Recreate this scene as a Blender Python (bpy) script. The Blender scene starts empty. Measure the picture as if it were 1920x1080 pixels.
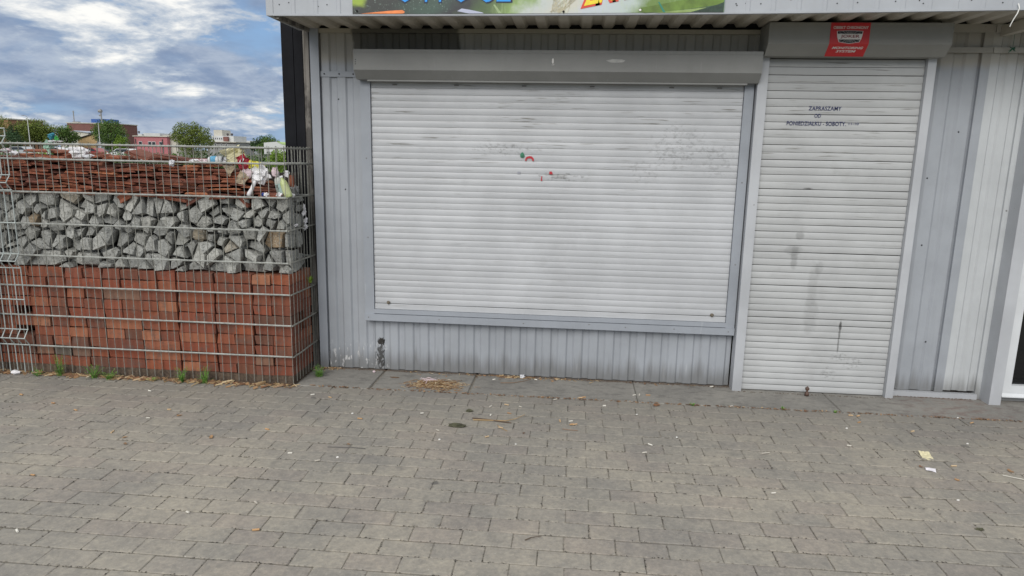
import bpy, math, random
from mathutils import Vector, Matrix, noise, Euler
R = math.radians
rnd = random.Random(7)
scene = bpy.context.scene
COL = scene.collection

# ------------------------------------------------------------------ camera
cam_d = bpy.data.cameras.new('camera'); cam = bpy.data.objects.new('camera', cam_d); COL.objects.link(cam)
cam_d.sensor_width = 36.0; cam_d.lens = 1279.56 / 1920 * 36.0
cam_d.clip_start = 0.05; cam_d.clip_end = 3000
rx = Vector((0.99556013, 0.09207926, 0.01953052)); ux = Vector((-0.03657969, 0.1872916, 0.98162303)); fw = Vector((-0.08672922, 0.97797917, -0.18982828))
m = Matrix((rx, ux, -fw)).transposed().to_4x4(); m.translation = Vector((0, -4.3142, 1.4312))
cam.matrix_world = m
scene.camera = cam

# ------------------------------------------------------------------ light and sky
SUN_EL, SUN_AZ = 34.0, 194.0            # azimuth clockwise from +Y: behind the camera, a little left
sun_d = bpy.data.lights.new('sun', 'SUN'); sun = bpy.data.objects.new('sun', sun_d); COL.objects.link(sun)
sun_d.energy = 1.5; sun_d.angle = R(40); sun_d.color = (1.0, 0.965, 0.91)
sd = Vector((math.sin(R(SUN_AZ)) * math.cos(R(SUN_EL)), math.cos(R(SUN_AZ)) * math.cos(R(SUN_EL)), math.sin(R(SUN_EL))))
sun.rotation_euler = sd.to_track_quat('Z', 'Y').to_euler(); sun.location = sd * 30
scene.view_settings.view_transform = 'Standard'; scene.view_settings.look = 'None'
scene.view_settings.exposure = 0.55; scene.view_settings.gamma = 1.0; scene.view_settings.use_curve_mapping = False

world = bpy.data.worlds.new('World'); scene.world = world; world.use_nodes = True
wt = world.node_tree; wt.nodes.clear()
class NT:
    """small node helper"""
    def __init__(s, t): s.t = t
    def n(s, kind, props=None, **ins):
        nd = s.t.nodes.new(kind)
        for k, v in (props or {}).items(): setattr(nd, k, v)
        for k, v in ins.items():
            key = int(k[1:]) if k[0] == 'i' and k[1:].isdigit() else k
            s.set(nd, key, v)
        return nd
    def set(s, nd, key, v):
        sock = nd.inputs[key]
        if hasattr(v, 'is_linked') or isinstance(v, bpy.types.NodeSocket): s.t.links.new(v, sock)
        elif isinstance(v, bpy.types.Node): s.t.links.new(v.outputs[0], sock)
        else: sock.default_value = v
    def math(s, op, a, b=0.0, clamp=False):
        nd = s.t.nodes.new('ShaderNodeMath'); nd.operation = op; nd.use_clamp = clamp
        s.set(nd, 0, a); s.set(nd, 1, b); return nd.outputs[0]
    def noise(s, vec, scale, detail=4, rough=0.55, dist=0.0, dim='3D'):
        nd = s.t.nodes.new('ShaderNodeTexNoise'); nd.noise_dimensions = dim
        s.set(nd, 'Vector', vec); nd.inputs['Scale'].default_value = scale; nd.inputs['Detail'].default_value = detail
        nd.inputs['Roughness'].default_value = rough; nd.inputs['Distortion'].default_value = dist
        return nd.outputs[0]
    def smooth(s, v, a, b, lo=0.0, hi=1.0):
        nd = s.t.nodes.new('ShaderNodeMapRange'); nd.interpolation_type = 'SMOOTHSTEP'
        s.set(nd, 0, v)
        for i, x in ((1, a), (2, b), (3, lo), (4, hi)): nd.inputs[i].default_value = x
        return nd.outputs[0]
    def mix(s, f, a, b, mode='MIX'):
        nd = s.t.nodes.new('ShaderNodeMix'); nd.data_type = 'RGBA'; nd.blend_type = mode
        s.set(nd, 0, f); s.set(nd, 6, c4(a) if isinstance(a, tuple) else a); s.set(nd, 7, c4(b) if isinstance(b, tuple) else b)
        return nd.outputs[2]
    def scale(s, vec, x, y, z, loc=(0, 0, 0)):
        nd = s.t.nodes.new('ShaderNodeMapping'); s.set(nd, 0, vec); nd.inputs[3].default_value = (x, y, z); nd.inputs[1].default_value = loc
        return nd.outputs[0]
    def ramp(s, f, stops, interp='LINEAR'):
        nd = s.t.nodes.new('ShaderNodeValToRGB'); nd.color_ramp.interpolation = interp
        s.set(nd, 0, f); cr = nd.color_ramp
        while len(cr.elements) < len(stops): cr.elements.new(0.5)
        for e, (p, c) in zip(cr.elements, stops): e.position = p; e.color = c4(c)
        return nd.outputs[0]
def c4(c): return (c[0], c[1], c[2], 1.0) if len(c) == 3 else c

W = NT(wt)
tc = W.n('ShaderNodeTexCoord').outputs['Generated']
sky = W.n('ShaderNodeTexSky', dict(sky_type='NISHITA', sun_disc=False, sun_elevation=R(SUN_EL), sun_rotation=R(SUN_AZ), air_density=1.0, dust_density=0.6, ozone_density=2.0)).outputs[0]
sep = W.n('ShaderNodeSeparateXYZ', None, i0=tc)
zz = W.math('ADD', W.math('MAXIMUM', sep.outputs[2], 0.0), 0.30)
cx = W.math('DIVIDE', sep.outputs[0], zz); cy = W.math('DIVIDE', sep.outputs[1], zz); cz = W.math('DIVIDE', W.math('MULTIPLY', sep.outputs[2], 2.2), zz)
cv = W.n('ShaderNodeCombineXYZ', None, i0=cx, i1=cy, i2=cz).outputs[0]
nA = W.noise(W.scale(cv, 1, 1, 1.2, (2.3, 1.1, 0.4)), 1.3, 5, 0.5, 0.3)
nB = W.noise(W.scale(cv, 1, 1, 0.95, (7.7, 0.4, 5.0)), 2.9, 12, 0.60, 0.25)
nC = W.noise(W.scale(cv, 1, 1, 0.9, (9.1, 7.7, 1.2)), 5.6, 10, 0.62, 0.2)
blue = W.mix(0.85, sky, (1.55, 2.6, 4.3))
grey = W.mix(W.smooth(W.math('ADD', W.math('MULTIPLY', nC, 0.5), W.math('MULTIPLY', nA, 0.5)), 0.42, 0.60), (1.6, 2.15, 3.2), (3.0, 3.5, 4.3))
low = W.mix(W.smooth(nA, 0.38, 0.52), blue, grey)
up_ = W.smooth(sep.outputs[2], 0.05, 0.24, 0.0, 0.095)      # more broken cloud higher up
puffv = W.math('ADD', W.math('ADD', W.math('MULTIPLY', nB, 0.70), W.math('MULTIPLY', nC, 0.30)), up_)
puff = W.smooth(puffv, 0.512, 0.570)
lit = W.mix(W.smooth(puffv, 0.550, 0.655), (3.2, 3.7, 4.4), (6.9, 6.85, 6.6))
skyc = W.mix(puff, low, lit)
high = W.smooth(sep.outputs[2], 0.26, 0.6)             # overcast overhead, brightened above the frame as added fill light
skyc = W.mix(W.math('MULTIPLY', high, 0.8), skyc, W.mix(W.smooth(nB, 0.35, 0.65), (6.6, 6.7, 6.9), (8.8, 8.8, 8.7)))
hz = W.smooth(sep.outputs[2], 0.0, 0.018)
skyc = W.mix(hz, (3.2, 3.8, 4.8), skyc)
bg = W.n('ShaderNodeBackground', None, Color=skyc, Strength=0.1)
W.n('ShaderNodeOutputWorld', None, Surface=bg.outputs[0])

# ------------------------------------------------------------------ material helpers
def new_mat(name):
    m = bpy.data.materials.new(name); m.use_nodes = True; t = m.node_tree; t.nodes.clear()
    N = NT(t); b = t.nodes.new('ShaderNodeBsdfPrincipled'); o = t.nodes.new('ShaderNodeOutputMaterial')
    t.links.new(b.outputs[0], o.inputs[0]); return m, N, b
def bump(N, b, h, strength=0.3, dist=0.01):
    nd = N.t.nodes.new('ShaderNodeBump'); N.set(nd, 'Height', h); nd.inputs['Strength'].default_value = strength; nd.inputs['Distance'].default_value = dist
    N.t.links.new(nd.outputs[0], b.inputs['Normal'])
def pos(N): return N.n('ShaderNodeNewGeometry').outputs['Position']
def simple(name, col, rough=0.6, metal=0.0, var=0.15, sc=20.0, bmp=0.15, objvar=0.0):
    m, N, b = new_mat(name); p = pos(N)
    n = N.noise(p, sc, 5); n2 = N.noise(p, sc * 0.13, 3)
    f = N.math('ADD', N.math('MULTIPLY', n, 0.6), N.math('MULTIPLY', n2, 0.4))
    v = N.smooth(f, 0.3, 0.7, 1 - var, 1 + var)
    if objvar:
        oi = N.n('ShaderNodeObjectInfo').outputs['Random']; v = N.math('MULTIPLY', v, N.smooth(oi, 0, 1, 1 - objvar, 1 + objvar))
    hs = N.n('ShaderNodeVectorMath', dict(operation='SCALE')); hs.inputs[0].default_value = col; N.t.links.new(v, hs.inputs['Scale'])
    N.set(b, 'Base Color', hs.outputs[0]); b.inputs['Roughness'].default_value = rough; b.inputs['Metallic'].default_value = metal
    if bmp: bump(N, b, n, bmp, 0.003)
    return m

def rand_id(N, extra=0.0):
    a = N.n('ShaderNodeObjectInfo').outputs['Random']; g = N.n('ShaderNodeNewGeometry').outputs['Random Per Island']
    s = N.math('ADD', N.math('ADD', N.math('MULTIPLY', a, 7.31), N.math('MULTIPLY', g, 3.17)), extra)
    return N.math('FRACT', s)
def box_mask(N, p, x0, x1, z0, z1, soft=0.01, wob=None):
    s = N.n('ShaderNodeSeparateXYZ', None, i0=p); x, z = s.outputs[0], s.outputs[2]
    if wob is not None: x = N.math('ADD', x, wob); z = N.math('ADD', z, wob)
    a = N.math('MULTIPLY', N.smooth(x, x0 - soft, x0 + soft), N.smooth(x, x1 - soft, x1 + soft, 1, 0))
    c = N.math('MULTIPLY', N.smooth(z, z0 - soft, z0 + soft), N.smooth(z, z1 - soft, z1 + soft, 1, 0))
    return N.math('MULTIPLY', a, c)

# painted sheet metal of the kiosk, with drips, chips, grime at the foot and the patches of other paint
def painted(name, col, grime=0.5, patch=None, chips=0.5, rough=0.5, footk=0.6):
    m, N, b = new_mat(name); p = pos(N)
    big = N.noise(p, 2.2, 5, 0.6); drip = N.noise(N.scale(p, 22, 22, 1.3), 1.0, 6, 0.6); fine = N.noise(p, 60, 4)
    c = N.mix(N.smooth(big, 0.3, 0.7), tuple(x * 0.9 for x in col), tuple(x * 1.08 for x in col))
    c = N.mix(N.math('MULTIPLY', N.smooth(drip, 0.5, 0.75), 0.24 * grime), c, tuple(x * 0.45 for x in (col[0], col[1] * .95, col[2] * .86)))
    c = N.mix(N.math('MULTIPLY', N.smooth(N.noise(N.scale(p, 30, 30, 3.5), 1.0, 4), 0.66, 0.74), 0.45 * chips), c, (0.62, 0.63, 0.64))
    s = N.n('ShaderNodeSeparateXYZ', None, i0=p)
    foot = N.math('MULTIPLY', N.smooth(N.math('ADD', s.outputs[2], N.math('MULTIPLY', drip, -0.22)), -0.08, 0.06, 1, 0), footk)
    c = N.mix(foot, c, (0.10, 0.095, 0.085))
    spots = N.smooth(N.noise(p, 26, 2), 0.76, 0.79)
    c = N.mix(N.math('MULTIPLY', spots, 0.7), c, (0.07, 0.06, 0.05))
    if patch: c = patch(N, p, c)
    N.set(b, 'Base Color', c); b.inputs['Roughness'].default_value = rough; b.inputs['Specular IOR Level'].default_value = 0.35
    bump(N, b, N.math('ADD', big, N.math('MULTIPLY', fine, 0.15)), 0.25, 0.01)
    return m
def wall_patch(N, p, c):
    w = N.math('MULTIPLY', N.math('SUBTRACT', N.noise(p, 9, 4), 0.5), 0.07)
    top = box_mask(N, p, -9, 9, 1.985, 3, 0.035, w)
    c = N.mix(N.math('MULTIPLY', top, 0.8), c, (0.34, 0.315, 0.265))
    dark = box_mask(N, p, -1.40, -0.735, 2.02, 3, 0.012, w)
    c = N.mix(N.math('MULTIPLY', dark, 0.86), c, (0.075, 0.072, 0.062))
    sp_ = N.n('ShaderNodeSeparateXYZ', None, i0=p)
    def ell(x, z, rx_, rz_, wob):
        dx = N.math('DIVIDE', N.math('SUBTRACT', sp_.outputs[0], x), rx_); dz = N.math('DIVIDE', N.math('SUBTRACT', sp_.outputs[2], z), rz_)
        return N.smooth(N.math('ADD', N.math('ADD', N.math('MULTIPLY', dx, dx), N.math('MULTIPLY', dz, dz)), N.math('MULTIPLY', N.math('SUBTRACT', N.noise(N.scale(p, 90, 90, 45), 1, 4), .5), wob)), .5, 1.0, 1, 0)
    scorch = N.math('MAXIMUM', ell(-1.252, .198, .030, .028, 3.5), N.math('MULTIPLY', ell(-1.258, .10, .024, .095, 7.0), .85)); sp = 1.0
    ch = N.math('MULTIPLY', box_mask(N, p, -1.66, -1.22, -.05, .17, .05, w), N.smooth(N.noise(N.scale(p, 50, 50, 20), 1, 4), .57, .63))
    c = N.mix(N.math('MULTIPLY', ch, .7), c, (.6, .6, .6))
    wh = box_mask(N, p, -1.652, -1.635, .17, .26, .008, w); c = N.mix(N.math('MULTIPLY', wh, .7), c, (.62, .62, .62))
    return N.mix(N.math('MULTIPLY', scorch, sp), c, (0.03, 0.028, 0.026))
GREY = (0.312, 0.332, 0.362)
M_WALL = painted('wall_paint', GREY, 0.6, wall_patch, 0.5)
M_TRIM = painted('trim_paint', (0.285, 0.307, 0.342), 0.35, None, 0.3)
M_FASCIA = painted('fascia_paint', (0.375, 0.395, 0.425), 0.25, None, 0.1)
M_SOFFIT = painted('soffit_paint', (0.45, 0.42, 0.36), 0.9, None, 0.1)
M_BOXW = painted('shutter_box_paint', (0.225, 0.228, 0.222), 0.3, None, 0.15)
M_BOXD = painted('door_box_paint', (0.245, 0.245, 0.230), 0.25, None, 0.1)
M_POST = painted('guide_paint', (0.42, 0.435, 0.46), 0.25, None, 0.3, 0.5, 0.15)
def right_patch(N, p, c):
    w = N.math('MULTIPLY', N.math('SUBTRACT', N.noise(p, 14, 3), 0.5), 0.03)
    top = box_mask(N, p, -9, 9, 2.0, 3, 0.03, w)
    return N.mix(N.math('MULTIPLY', top, 0.7), c, (0.40, 0.37, 0.31))
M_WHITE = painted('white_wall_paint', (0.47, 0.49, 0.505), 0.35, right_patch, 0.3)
M_PVC = simple('white_pvc', (0.58, 0.60, 0.62), 0.35, 0, 0.06, 8, 0.05)

def shutter_mat(name, col, streak, smudges=(), dirt=0.35):
    m, N, b = new_mat(name); p = pos(N)
    big = N.noise(p, 2.4, 5, 0.6)
    st = N.noise(N.scale(p, 5.0, 1, 120), 1.0, 3, 0.5)
    gate = N.noise(N.scale(p, 2.0, 1, 24), 1.0, 2)
    c = N.mix(N.smooth(big, 0.35, 0.7), tuple(x * 0.90 for x in col), tuple(x * 1.04 for x in col))
    sk = N.math('MULTIPLY', N.smooth(st, 0.56, 0.68), N.smooth(gate, 0.48, 0.60))
    s = N.n('ShaderNodeSeparateXYZ', None, i0=p)
    sk = N.math('MULTIPLY', sk, N.smooth(s.outputs[2], 1.0, 1.6, 0.25, 1.0))
    c = N.mix(N.math('MULTIPLY', sk, streak), c, (0.17, 0.165, 0.15))
    blot = N.smooth(N.noise(N.scale(p, 1, 1, 1.2), 5.5, 6, 0.65), 0.55, 0.78)
    c = N.mix(N.math('MULTIPLY', blot, dirt), c, (0.27, 0.27, 0.265))
    nz = N.noise(p, 22, 5, 0.7)
    for (x, z, sx, sz, a, kind) in smudges:
        dx = N.math('DIVIDE', N.math('SUBTRACT', s.outputs[0], x), sx); dz = N.math('DIVIDE', N.math('SUBTRACT', s.outputs[2], z), sz)
        r2 = N.math('ADD', N.math('MULTIPLY', dx, dx), N.math('MULTIPLY', dz, dz))
        r2 = N.math('ADD', r2, N.math('MULTIPLY', N.math('SUBTRACT', nz, 0.5), 2.2))
        mk = N.smooth(r2, 0.1, 1.1, a, 0.0)
        if kind: mk = N.math('MULTIPLY', mk, N.smooth(N.noise(N.scale(p, 1, 1, 1.6), 42, 3, 0.7), 0.50, 0.62))
        c = N.mix(mk, c, (0.10, 0.10, 0.098))
    N.set(b, 'Base Color', c); b.inputs['Roughness'].default_value = 0.42; b.inputs['Specular IOR Level'].default_value = 0.4
    bump(N, b, big, 0.12, 0.01)
    return m
M_SHW = shutter_mat('window_shutter_white', (0.455, 0.468, 0.488), 1.0,
    [(0.60, 1.50, .20, .16, .33, 1), (0.42, 1.36, .12, .08, .28, 1), (0.85, 1.42, .12, .12, .28, 1), (-0.45, 1.47, .25, .045, .42, 1), (-0.1, 1.31, .2, .03, .5, 1), (-0.15, 1.0, .25, .3, .06, 0), (0.1, 0.8, .4, .2, .05, 0)], 0.2)
M_SHD = shutter_mat('door_shutter_white', (0.430, 0.440, 0.445), 1.0,
    [(1.385, 1.274, .03, .008, .8, 0), (1.345, 0.86, .026, .09, .34, 0), (1.365, 0.99, .03, .03, .35, 0), (1.335, 0.90, .06, .04, .25, 0), (1.47, 0.70, .035, .16, .18, 0), (1.50, 0.80, .03, .05, .22, 0), (1.475, 0.50, .05, .15, .22, 0), (1.66, 0.44, .010, .03, .95, 0), (1.66, 0.36, .007, .14, .7, 0), (1.68, 0.24, .07, .03, .5, 1), (1.76, 0.20, .06, .05, .5, 1), (1.62, 0.13, .05, .05, .4, 1)], 0.3)

# concrete pavers: grey to olive to faintly violet, one tone a stone
def paver_mat():
    m, N, b = new_mat('paver_concrete'); p = pos(N); r = rand_id(N)
    r = N.math('ADD', N.math('MULTIPLY', r, .62), N.math('MULTIPLY', N.noise(N.scale(p, 1, 1.3, 1, (4, 2, 0)), 4.2, 4, .6), .38))
    base = N.ramp(r, [(0.10, (0.241, 0.225, 0.203)), (0.26, (0.256, 0.240, 0.213)), (0.44, (0.247, 0.232, 0.208)), (0.58, (0.231, 0.218, 0.199)), (0.74, (0.241, 0.220, 0.200)), (0.90, (0.261, 0.242, 0.214))])
    big = N.noise(p, 1.7, 5, 0.6); mid = N.noise(p, 13, 5, 0.65); fine = N.noise(p, 240, 3, 0.7); sp = N.noise(p, 420, 2)
    m2 = N.noise(N.scale(p, 1, 1, 1, (7, 3, 0)), 27, 5, .7); m3 = N.noise(N.scale(p, 1, 1, 1, (1, 5, 0)), 62, 4, .75)
    base = N.mix(N.smooth(m2, .36, .66), N.mix(1.0, base, (.93, .93, .93), 'MULTIPLY'), N.mix(1.0, base, (1.15, 1.14, 1.11), 'MULTIPLY'))
    base = N.mix(N.smooth(m3, .52, .64), base, N.mix(1.0, base, (1.15, 1.14, 1.10), 'MULTIPLY'))
    base = N.mix(N.math('MULTIPLY', N.smooth(m3, .46, .36), .5), base, N.mix(1.0, base, (.74, .73, .72), 'MULTIPLY'))
    c = N.mix(N.smooth(big, 0.35, 0.65), N.mix(1.0, base, (0.88, 0.89, 0.90), 'MULTIPLY'), N.mix(1.0, base, (1.13, 1.11, 1.07), 'MULTIPLY'))
    c = N.mix(N.math('MULTIPLY', N.smooth(mid, 0.52, 0.72), 0.35), c, (0.12, 0.117, 0.11))
    c = N.mix(N.math('MULTIPLY', N.smooth(N.noise(p, 75, 4, .7), 0.5, 0.7), 0.3), c, (0.33, 0.32, 0.29))
    c = N.mix(N.smooth(N.noise(p, 150, 2), 0.72, 0.78), c, (0.5, 0.49, 0.45))
    gum = N.smooth(N.noise(p, 9.5, 1, 0.4), 0.765, 0.785)
    c = N.mix(N.math('MULTIPLY', gum, 0.6), c, (0.06, 0.06, 0.06))
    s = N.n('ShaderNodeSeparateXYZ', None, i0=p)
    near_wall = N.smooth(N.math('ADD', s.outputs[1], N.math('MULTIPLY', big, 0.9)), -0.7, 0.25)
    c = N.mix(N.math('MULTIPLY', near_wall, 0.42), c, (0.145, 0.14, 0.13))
    N.set(b, 'Base Color', c); b.inputs['Roughness'].default_value = 0.88; b.inputs['Specular IOR Level'].default_value = 0.25
    bump(N, b, N.math('ADD', N.math('MULTIPLY', mid, 0.6), N.math('MULTIPLY', fine, 0.35)), 0.5, 0.004)
    return m
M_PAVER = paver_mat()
def slab_mat():
    m, N, b = new_mat('slab_concrete'); p = pos(N)
    big = N.noise(p, 3.0, 6, 0.65); fine = N.noise(p, 150, 4, 0.7); mid = N.noise(N.scale(p, 1, 2.2, 1), 11, 5, 0.65)
    c = N.mix(N.smooth(big, 0.3, 0.7), (0.168, 0.162, 0.150), (0.240, 0.230, 0.208))
    c = N.mix(N.math('MULTIPLY', N.smooth(mid, 0.48, 0.66), 0.5), c, (0.085, 0.08, 0.075))
    c = N.mix(N.math('MULTIPLY', N.smooth(N.noise(p, 48, 5, .8), 0.5, 0.66), 0.4), c, (0.30, 0.285, 0.255))
    s = N.n('ShaderNodeSeparateXYZ', None, i0=p)
    edge = N.smooth(N.math('ADD', s.outputs[1], N.math('MULTIPLY', mid, 0.08)), -0.01, 0.05)
    c = N.mix(N.math('MULTIPLY', edge, 0.7), c, (0.07, 0.045, 0.03))
    red = N.math('MULTIPLY', box_mask(N, p, 2.05, 2.6, -1, 1, 0.2), N.smooth(mid, 0.45, 0.6))
    c = N.mix(N.math('MULTIPLY', red, 0.35), c, (0.2, 0.12, 0.10))
    c = N.mix(N.math('MULTIPLY', N.smooth(fine, 0.55, 0.75), 0.25), c, (0.3, 0.29, 0.27))
    N.set(b, 'Base Color', c); b.inputs['Roughness'].default_value = 0.9
    bump(N, b, N.math('ADD', mid, N.math('MULTIPLY', fine, 0.3)), 0.6, 0.006)
    return m
M_SLAB = slab_mat()
M_SAND = simple('joint_sand', (0.185, 0.168, 0.140), 0.95, 0, 0.45, 90, 0.6)
M_JOINT = simple('joint_dirt', (0.085, 0.060, 0.042), 0.95, 0, 0.5, 70, 0.6)
M_EARTH = simple('far_ground', (0.075, 0.085, 0.045), 0.95, 0, 0.4, 0.6, 0.3)

def brick_mat():
    m, N, b = new_mat('red_brick'); p = pos(N); r = rand_id(N)
    base = N.ramp(r, [(0, (0.218, 0.058, 0.029)), (0.2, (0.153, 0.050, 0.029)), (0.42, (0.251, 0.073, 0.033)), (0.6, (0.116, 0.052, 0.034)), (0.80, (0.200, 0.057, 0.031)), (0.94, (0.316, 0.127, 0.066)), (1.0, (0.093, 0.083, 0.069))])
    n = N.noise(p, 17, 5, 0.65); f = N.noise(p, 160, 4, 0.7)
    c = N.mix(N.math('MULTIPLY', N.smooth(n, 0.50, 0.66), 0.6), base, (0.11, 0.072, 0.058))
    c = N.mix(N.math('MULTIPLY', N.smooth(f, 0.5, 0.8), 0.3), c, (0.33, 0.14, 0.09))
    N.set(b, 'Base Color', c); b.inputs['Roughness'].default_value = 0.9
    bump(N, b, N.math('ADD', n, N.math('MULTIPLY', f, 0.4)), 0.5, 0.004); return m
M_BRICK = brick_mat()
def tile_mat():
    m, N, b = new_mat('broken_clay'); p = pos(N); r = rand_id(N, 0.37)
    base = N.ramp(r, [(0, (0.17, 0.055, 0.034)), (0.35, (0.29, 0.097, 0.050)), (0.55, (0.11, 0.045, 0.033)), (0.8, (0.19, 0.062, 0.038)), (0.95, (0.27, 0.10, 0.05)), (1.0, (0.42, 0.17, 0.085))])
    n = N.noise(p, 30, 5, 0.65)
    c = N.mix(N.math('MULTIPLY', N.smooth(n, 0.5, 0.7), 0.45), base, (0.085, 0.045, 0.035))
    N.set(b, 'Base Color', c); b.inputs['Roughness'].default_value = 0.9; bump(N, b, n, 0.6, 0.005); return m
M_TILE = tile_mat()
def stone_mat():
    m, N, b = new_mat('granite'); p = pos(N); r = rand_id(N, 0.11)
    base = N.ramp(r, [(0, (0.22, 0.225, 0.215)), (0.3, (0.36, 0.365, 0.345)), (0.6, (0.28, 0.285, 0.27)), (0.955, (0.40, 0.40, 0.37)), (0.985, (0.26, 0.215, 0.15)), (1.0, (0.26, 0.17, 0.09))])
    n = N.noise(p, 24, 5, 0.7); f = N.noise(p, 70, 5, 0.85); f2 = N.noise(N.scale(p, 1, 1, 1, (3, 3, 3)), 80, 5, 0.85)
    c = N.mix(N.math('MULTIPLY', N.smooth(f, 0.50, 0.62), 0.85), base, (0.075, 0.075, 0.07))
    c = N.mix(N.math('MULTIPLY', N.smooth(f2, 0.54, 0.66), 0.75), c, (0.58, 0.58, 0.54))
    c = N.mix(N.math('MULTIPLY', N.smooth(n, 0.53, 0.68), 0.55), c, (0.12, 0.12, 0.105))
    N.set(b, 'Base Color', c); b.inputs['Roughness'].default_value = 0.85; bump(N, b, N.math('ADD', n, N.math('MULTIPLY', f, 0.3)), 0.8, 0.01); return m
M_STONE = stone_mat()
M_CORE = simple('gap_shade_dark', (0.035, 0.028, 0.024), 0.95, 0, 0.5, 40, 0.8)  # near-black, shade of the gaps in the cage filling put into colour
M_WIRE = simple('galvanised_wire', (0.225, 0.225, 0.200), 0.6, 0.2, 0.35, 60, 0.3)
M_WIREH = simple('galvanised_bar', (0.33, 0.34, 0.32), 0.5, 0.3, 0.3, 60, 0.3)
M_WIRE2 = simple('galvanised_fold_wire', (0.40, 0.44, 0.43), 0.5, 0.25, 0.2, 60, 0.2)
M_BLACK = simple('black_steel', (0.010, 0.0105, 0.013), 0.75, 0.0, 0.4, 6, 0.1); M_BLACK.node_tree.nodes['Principled BSDF'].inputs['Specular IOR Level'].default_value = 0.12
def wood_mat():
    m, N, b = new_mat('weathered_wood'); p = pos(N)
    g = N.noise(N.scale(p, 60, 60, 2.2), 1, 6, 0.7); n = N.noise(N.scale(p, 5, 5, 2), 1, 5, 0.7)
    c = N.mix(N.smooth(g, 0.3, 0.7), (0.09, 0.08, 0.068), (0.26, 0.245, 0.225)); c = N.mix(N.math('MULTIPLY', N.smooth(n, 0.5, 0.62), 0.8), c, (0.035, 0.032, 0.03))
    N.set(b, 'Base Color', c); b.inputs['Roughness'].default_value = 0.9; bump(N, b, g, 0.6, 0.006); return m
M_WOOD = wood_mat()
M_DARKGLASS = simple('dark_glass', (0.006, 0.007, 0.008), 0.06, 0, 0.1, 5, 0)
M_DARK = simple('dark_gap', (0.012, 0.012, 0.012), 0.9, 0, 0.2, 5, 0)

def mixed(name, stops):
    m, N, b = new_mat(name); N.set(b, 'Base Color', N.ramp(rand_id(N), stops)); b.inputs['Roughness'].default_value = .85; return m
def flat(name, col, rough=0.7, var=0.08, bmp=0.1, sc=40): return simple(name, col, rough, 0, var, sc, bmp)
M_RED = flat('sign_red', (0.50, 0.018, 0.022), 0.4); M_SWHITE = flat('sign_white', (0.72, 0.70, 0.68), 0.5); M_SBLACK = flat('sign_black', (0.012, 0.012, 0.014), 0.4)
M_INK = flat('blue_ink', (0.02, 0.028, 0.10), 0.6)
M_CYAN = flat('letter_blue', (0.0, 0.27, 0.72), 0.4); M_YEL = flat('letter_yellow', (0.80, 0.62, 0.02), 0.4); M_ORED = flat('letter_red', (0.62, 0.05, 0.02), 0.4)
M_CARROT = flat('carrot_orange', (0.75, 0.22, 0.06), 0.5, 0.2, 0, 30)
M_DREDINK = flat('sticker_remnant_red', (0.42, 0.02, 0.03), 0.6); M_GRN = flat('sticker_remnant_green', (0.03, 0.16, 0.09), 0.6, 0.5); M_GREYINK = flat('sticker_remnant_grey', (0.28, 0.29, 0.33), 0.6)
M_BUTT = mixed('cigarette_filter', [(0, (0.30, 0.17, 0.09)), (.5, (0.45, 0.27, 0.13)), (1, (.5, .38, .24))]); M_CIG = mixed('cigarette_paper', [(0, (0.38, 0.35, 0.30)), (1, (.66, .64, .58))]); M_CRUMB = flat('white_crumb', (0.7, 0.69, 0.66), 0.8)
M_LEAF = mixed('dry_leaf', [(0, (0.10, 0.055, 0.03)), (.3, (0.20, 0.095, 0.045)), (.55, (0.33, 0.20, 0.10)), (.8, (0.16, 0.09, 0.05)), (1, (0.42, 0.30, 0.18))])
M_STRAW = mixed('straw', [(0, (0.22, 0.14, 0.07)), (.35, (0.38, 0.27, 0.14)), (.7, (0.52, 0.41, 0.25)), (.9, (0.26, 0.15, 0.09)), (1, (.6, .52, .4))]); M_STRAWD = mixed('straw_dark', [(0, (0.06, 0.04, 0.025)), (.6, (0.14, 0.085, 0.05)), (1, (0.22, 0.14, 0.08))])
M_WEED = mixed('weed_green', [(0, (0.045, 0.13, 0.02)), (.5, (0.10, 0.24, 0.03)), (1, (0.20, 0.33, 0.06))])
M_YPAPER = flat('yellowed_paper', (0.60, 0.55, 0.36), 0.8); M_WPAPER = flat('white_paper', (0.68, 0.66, 0.70), 0.8)
M_MOSS = flat('moss_clump', (0.075, 0.075, 0.045), 0.95, 0.5)

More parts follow.
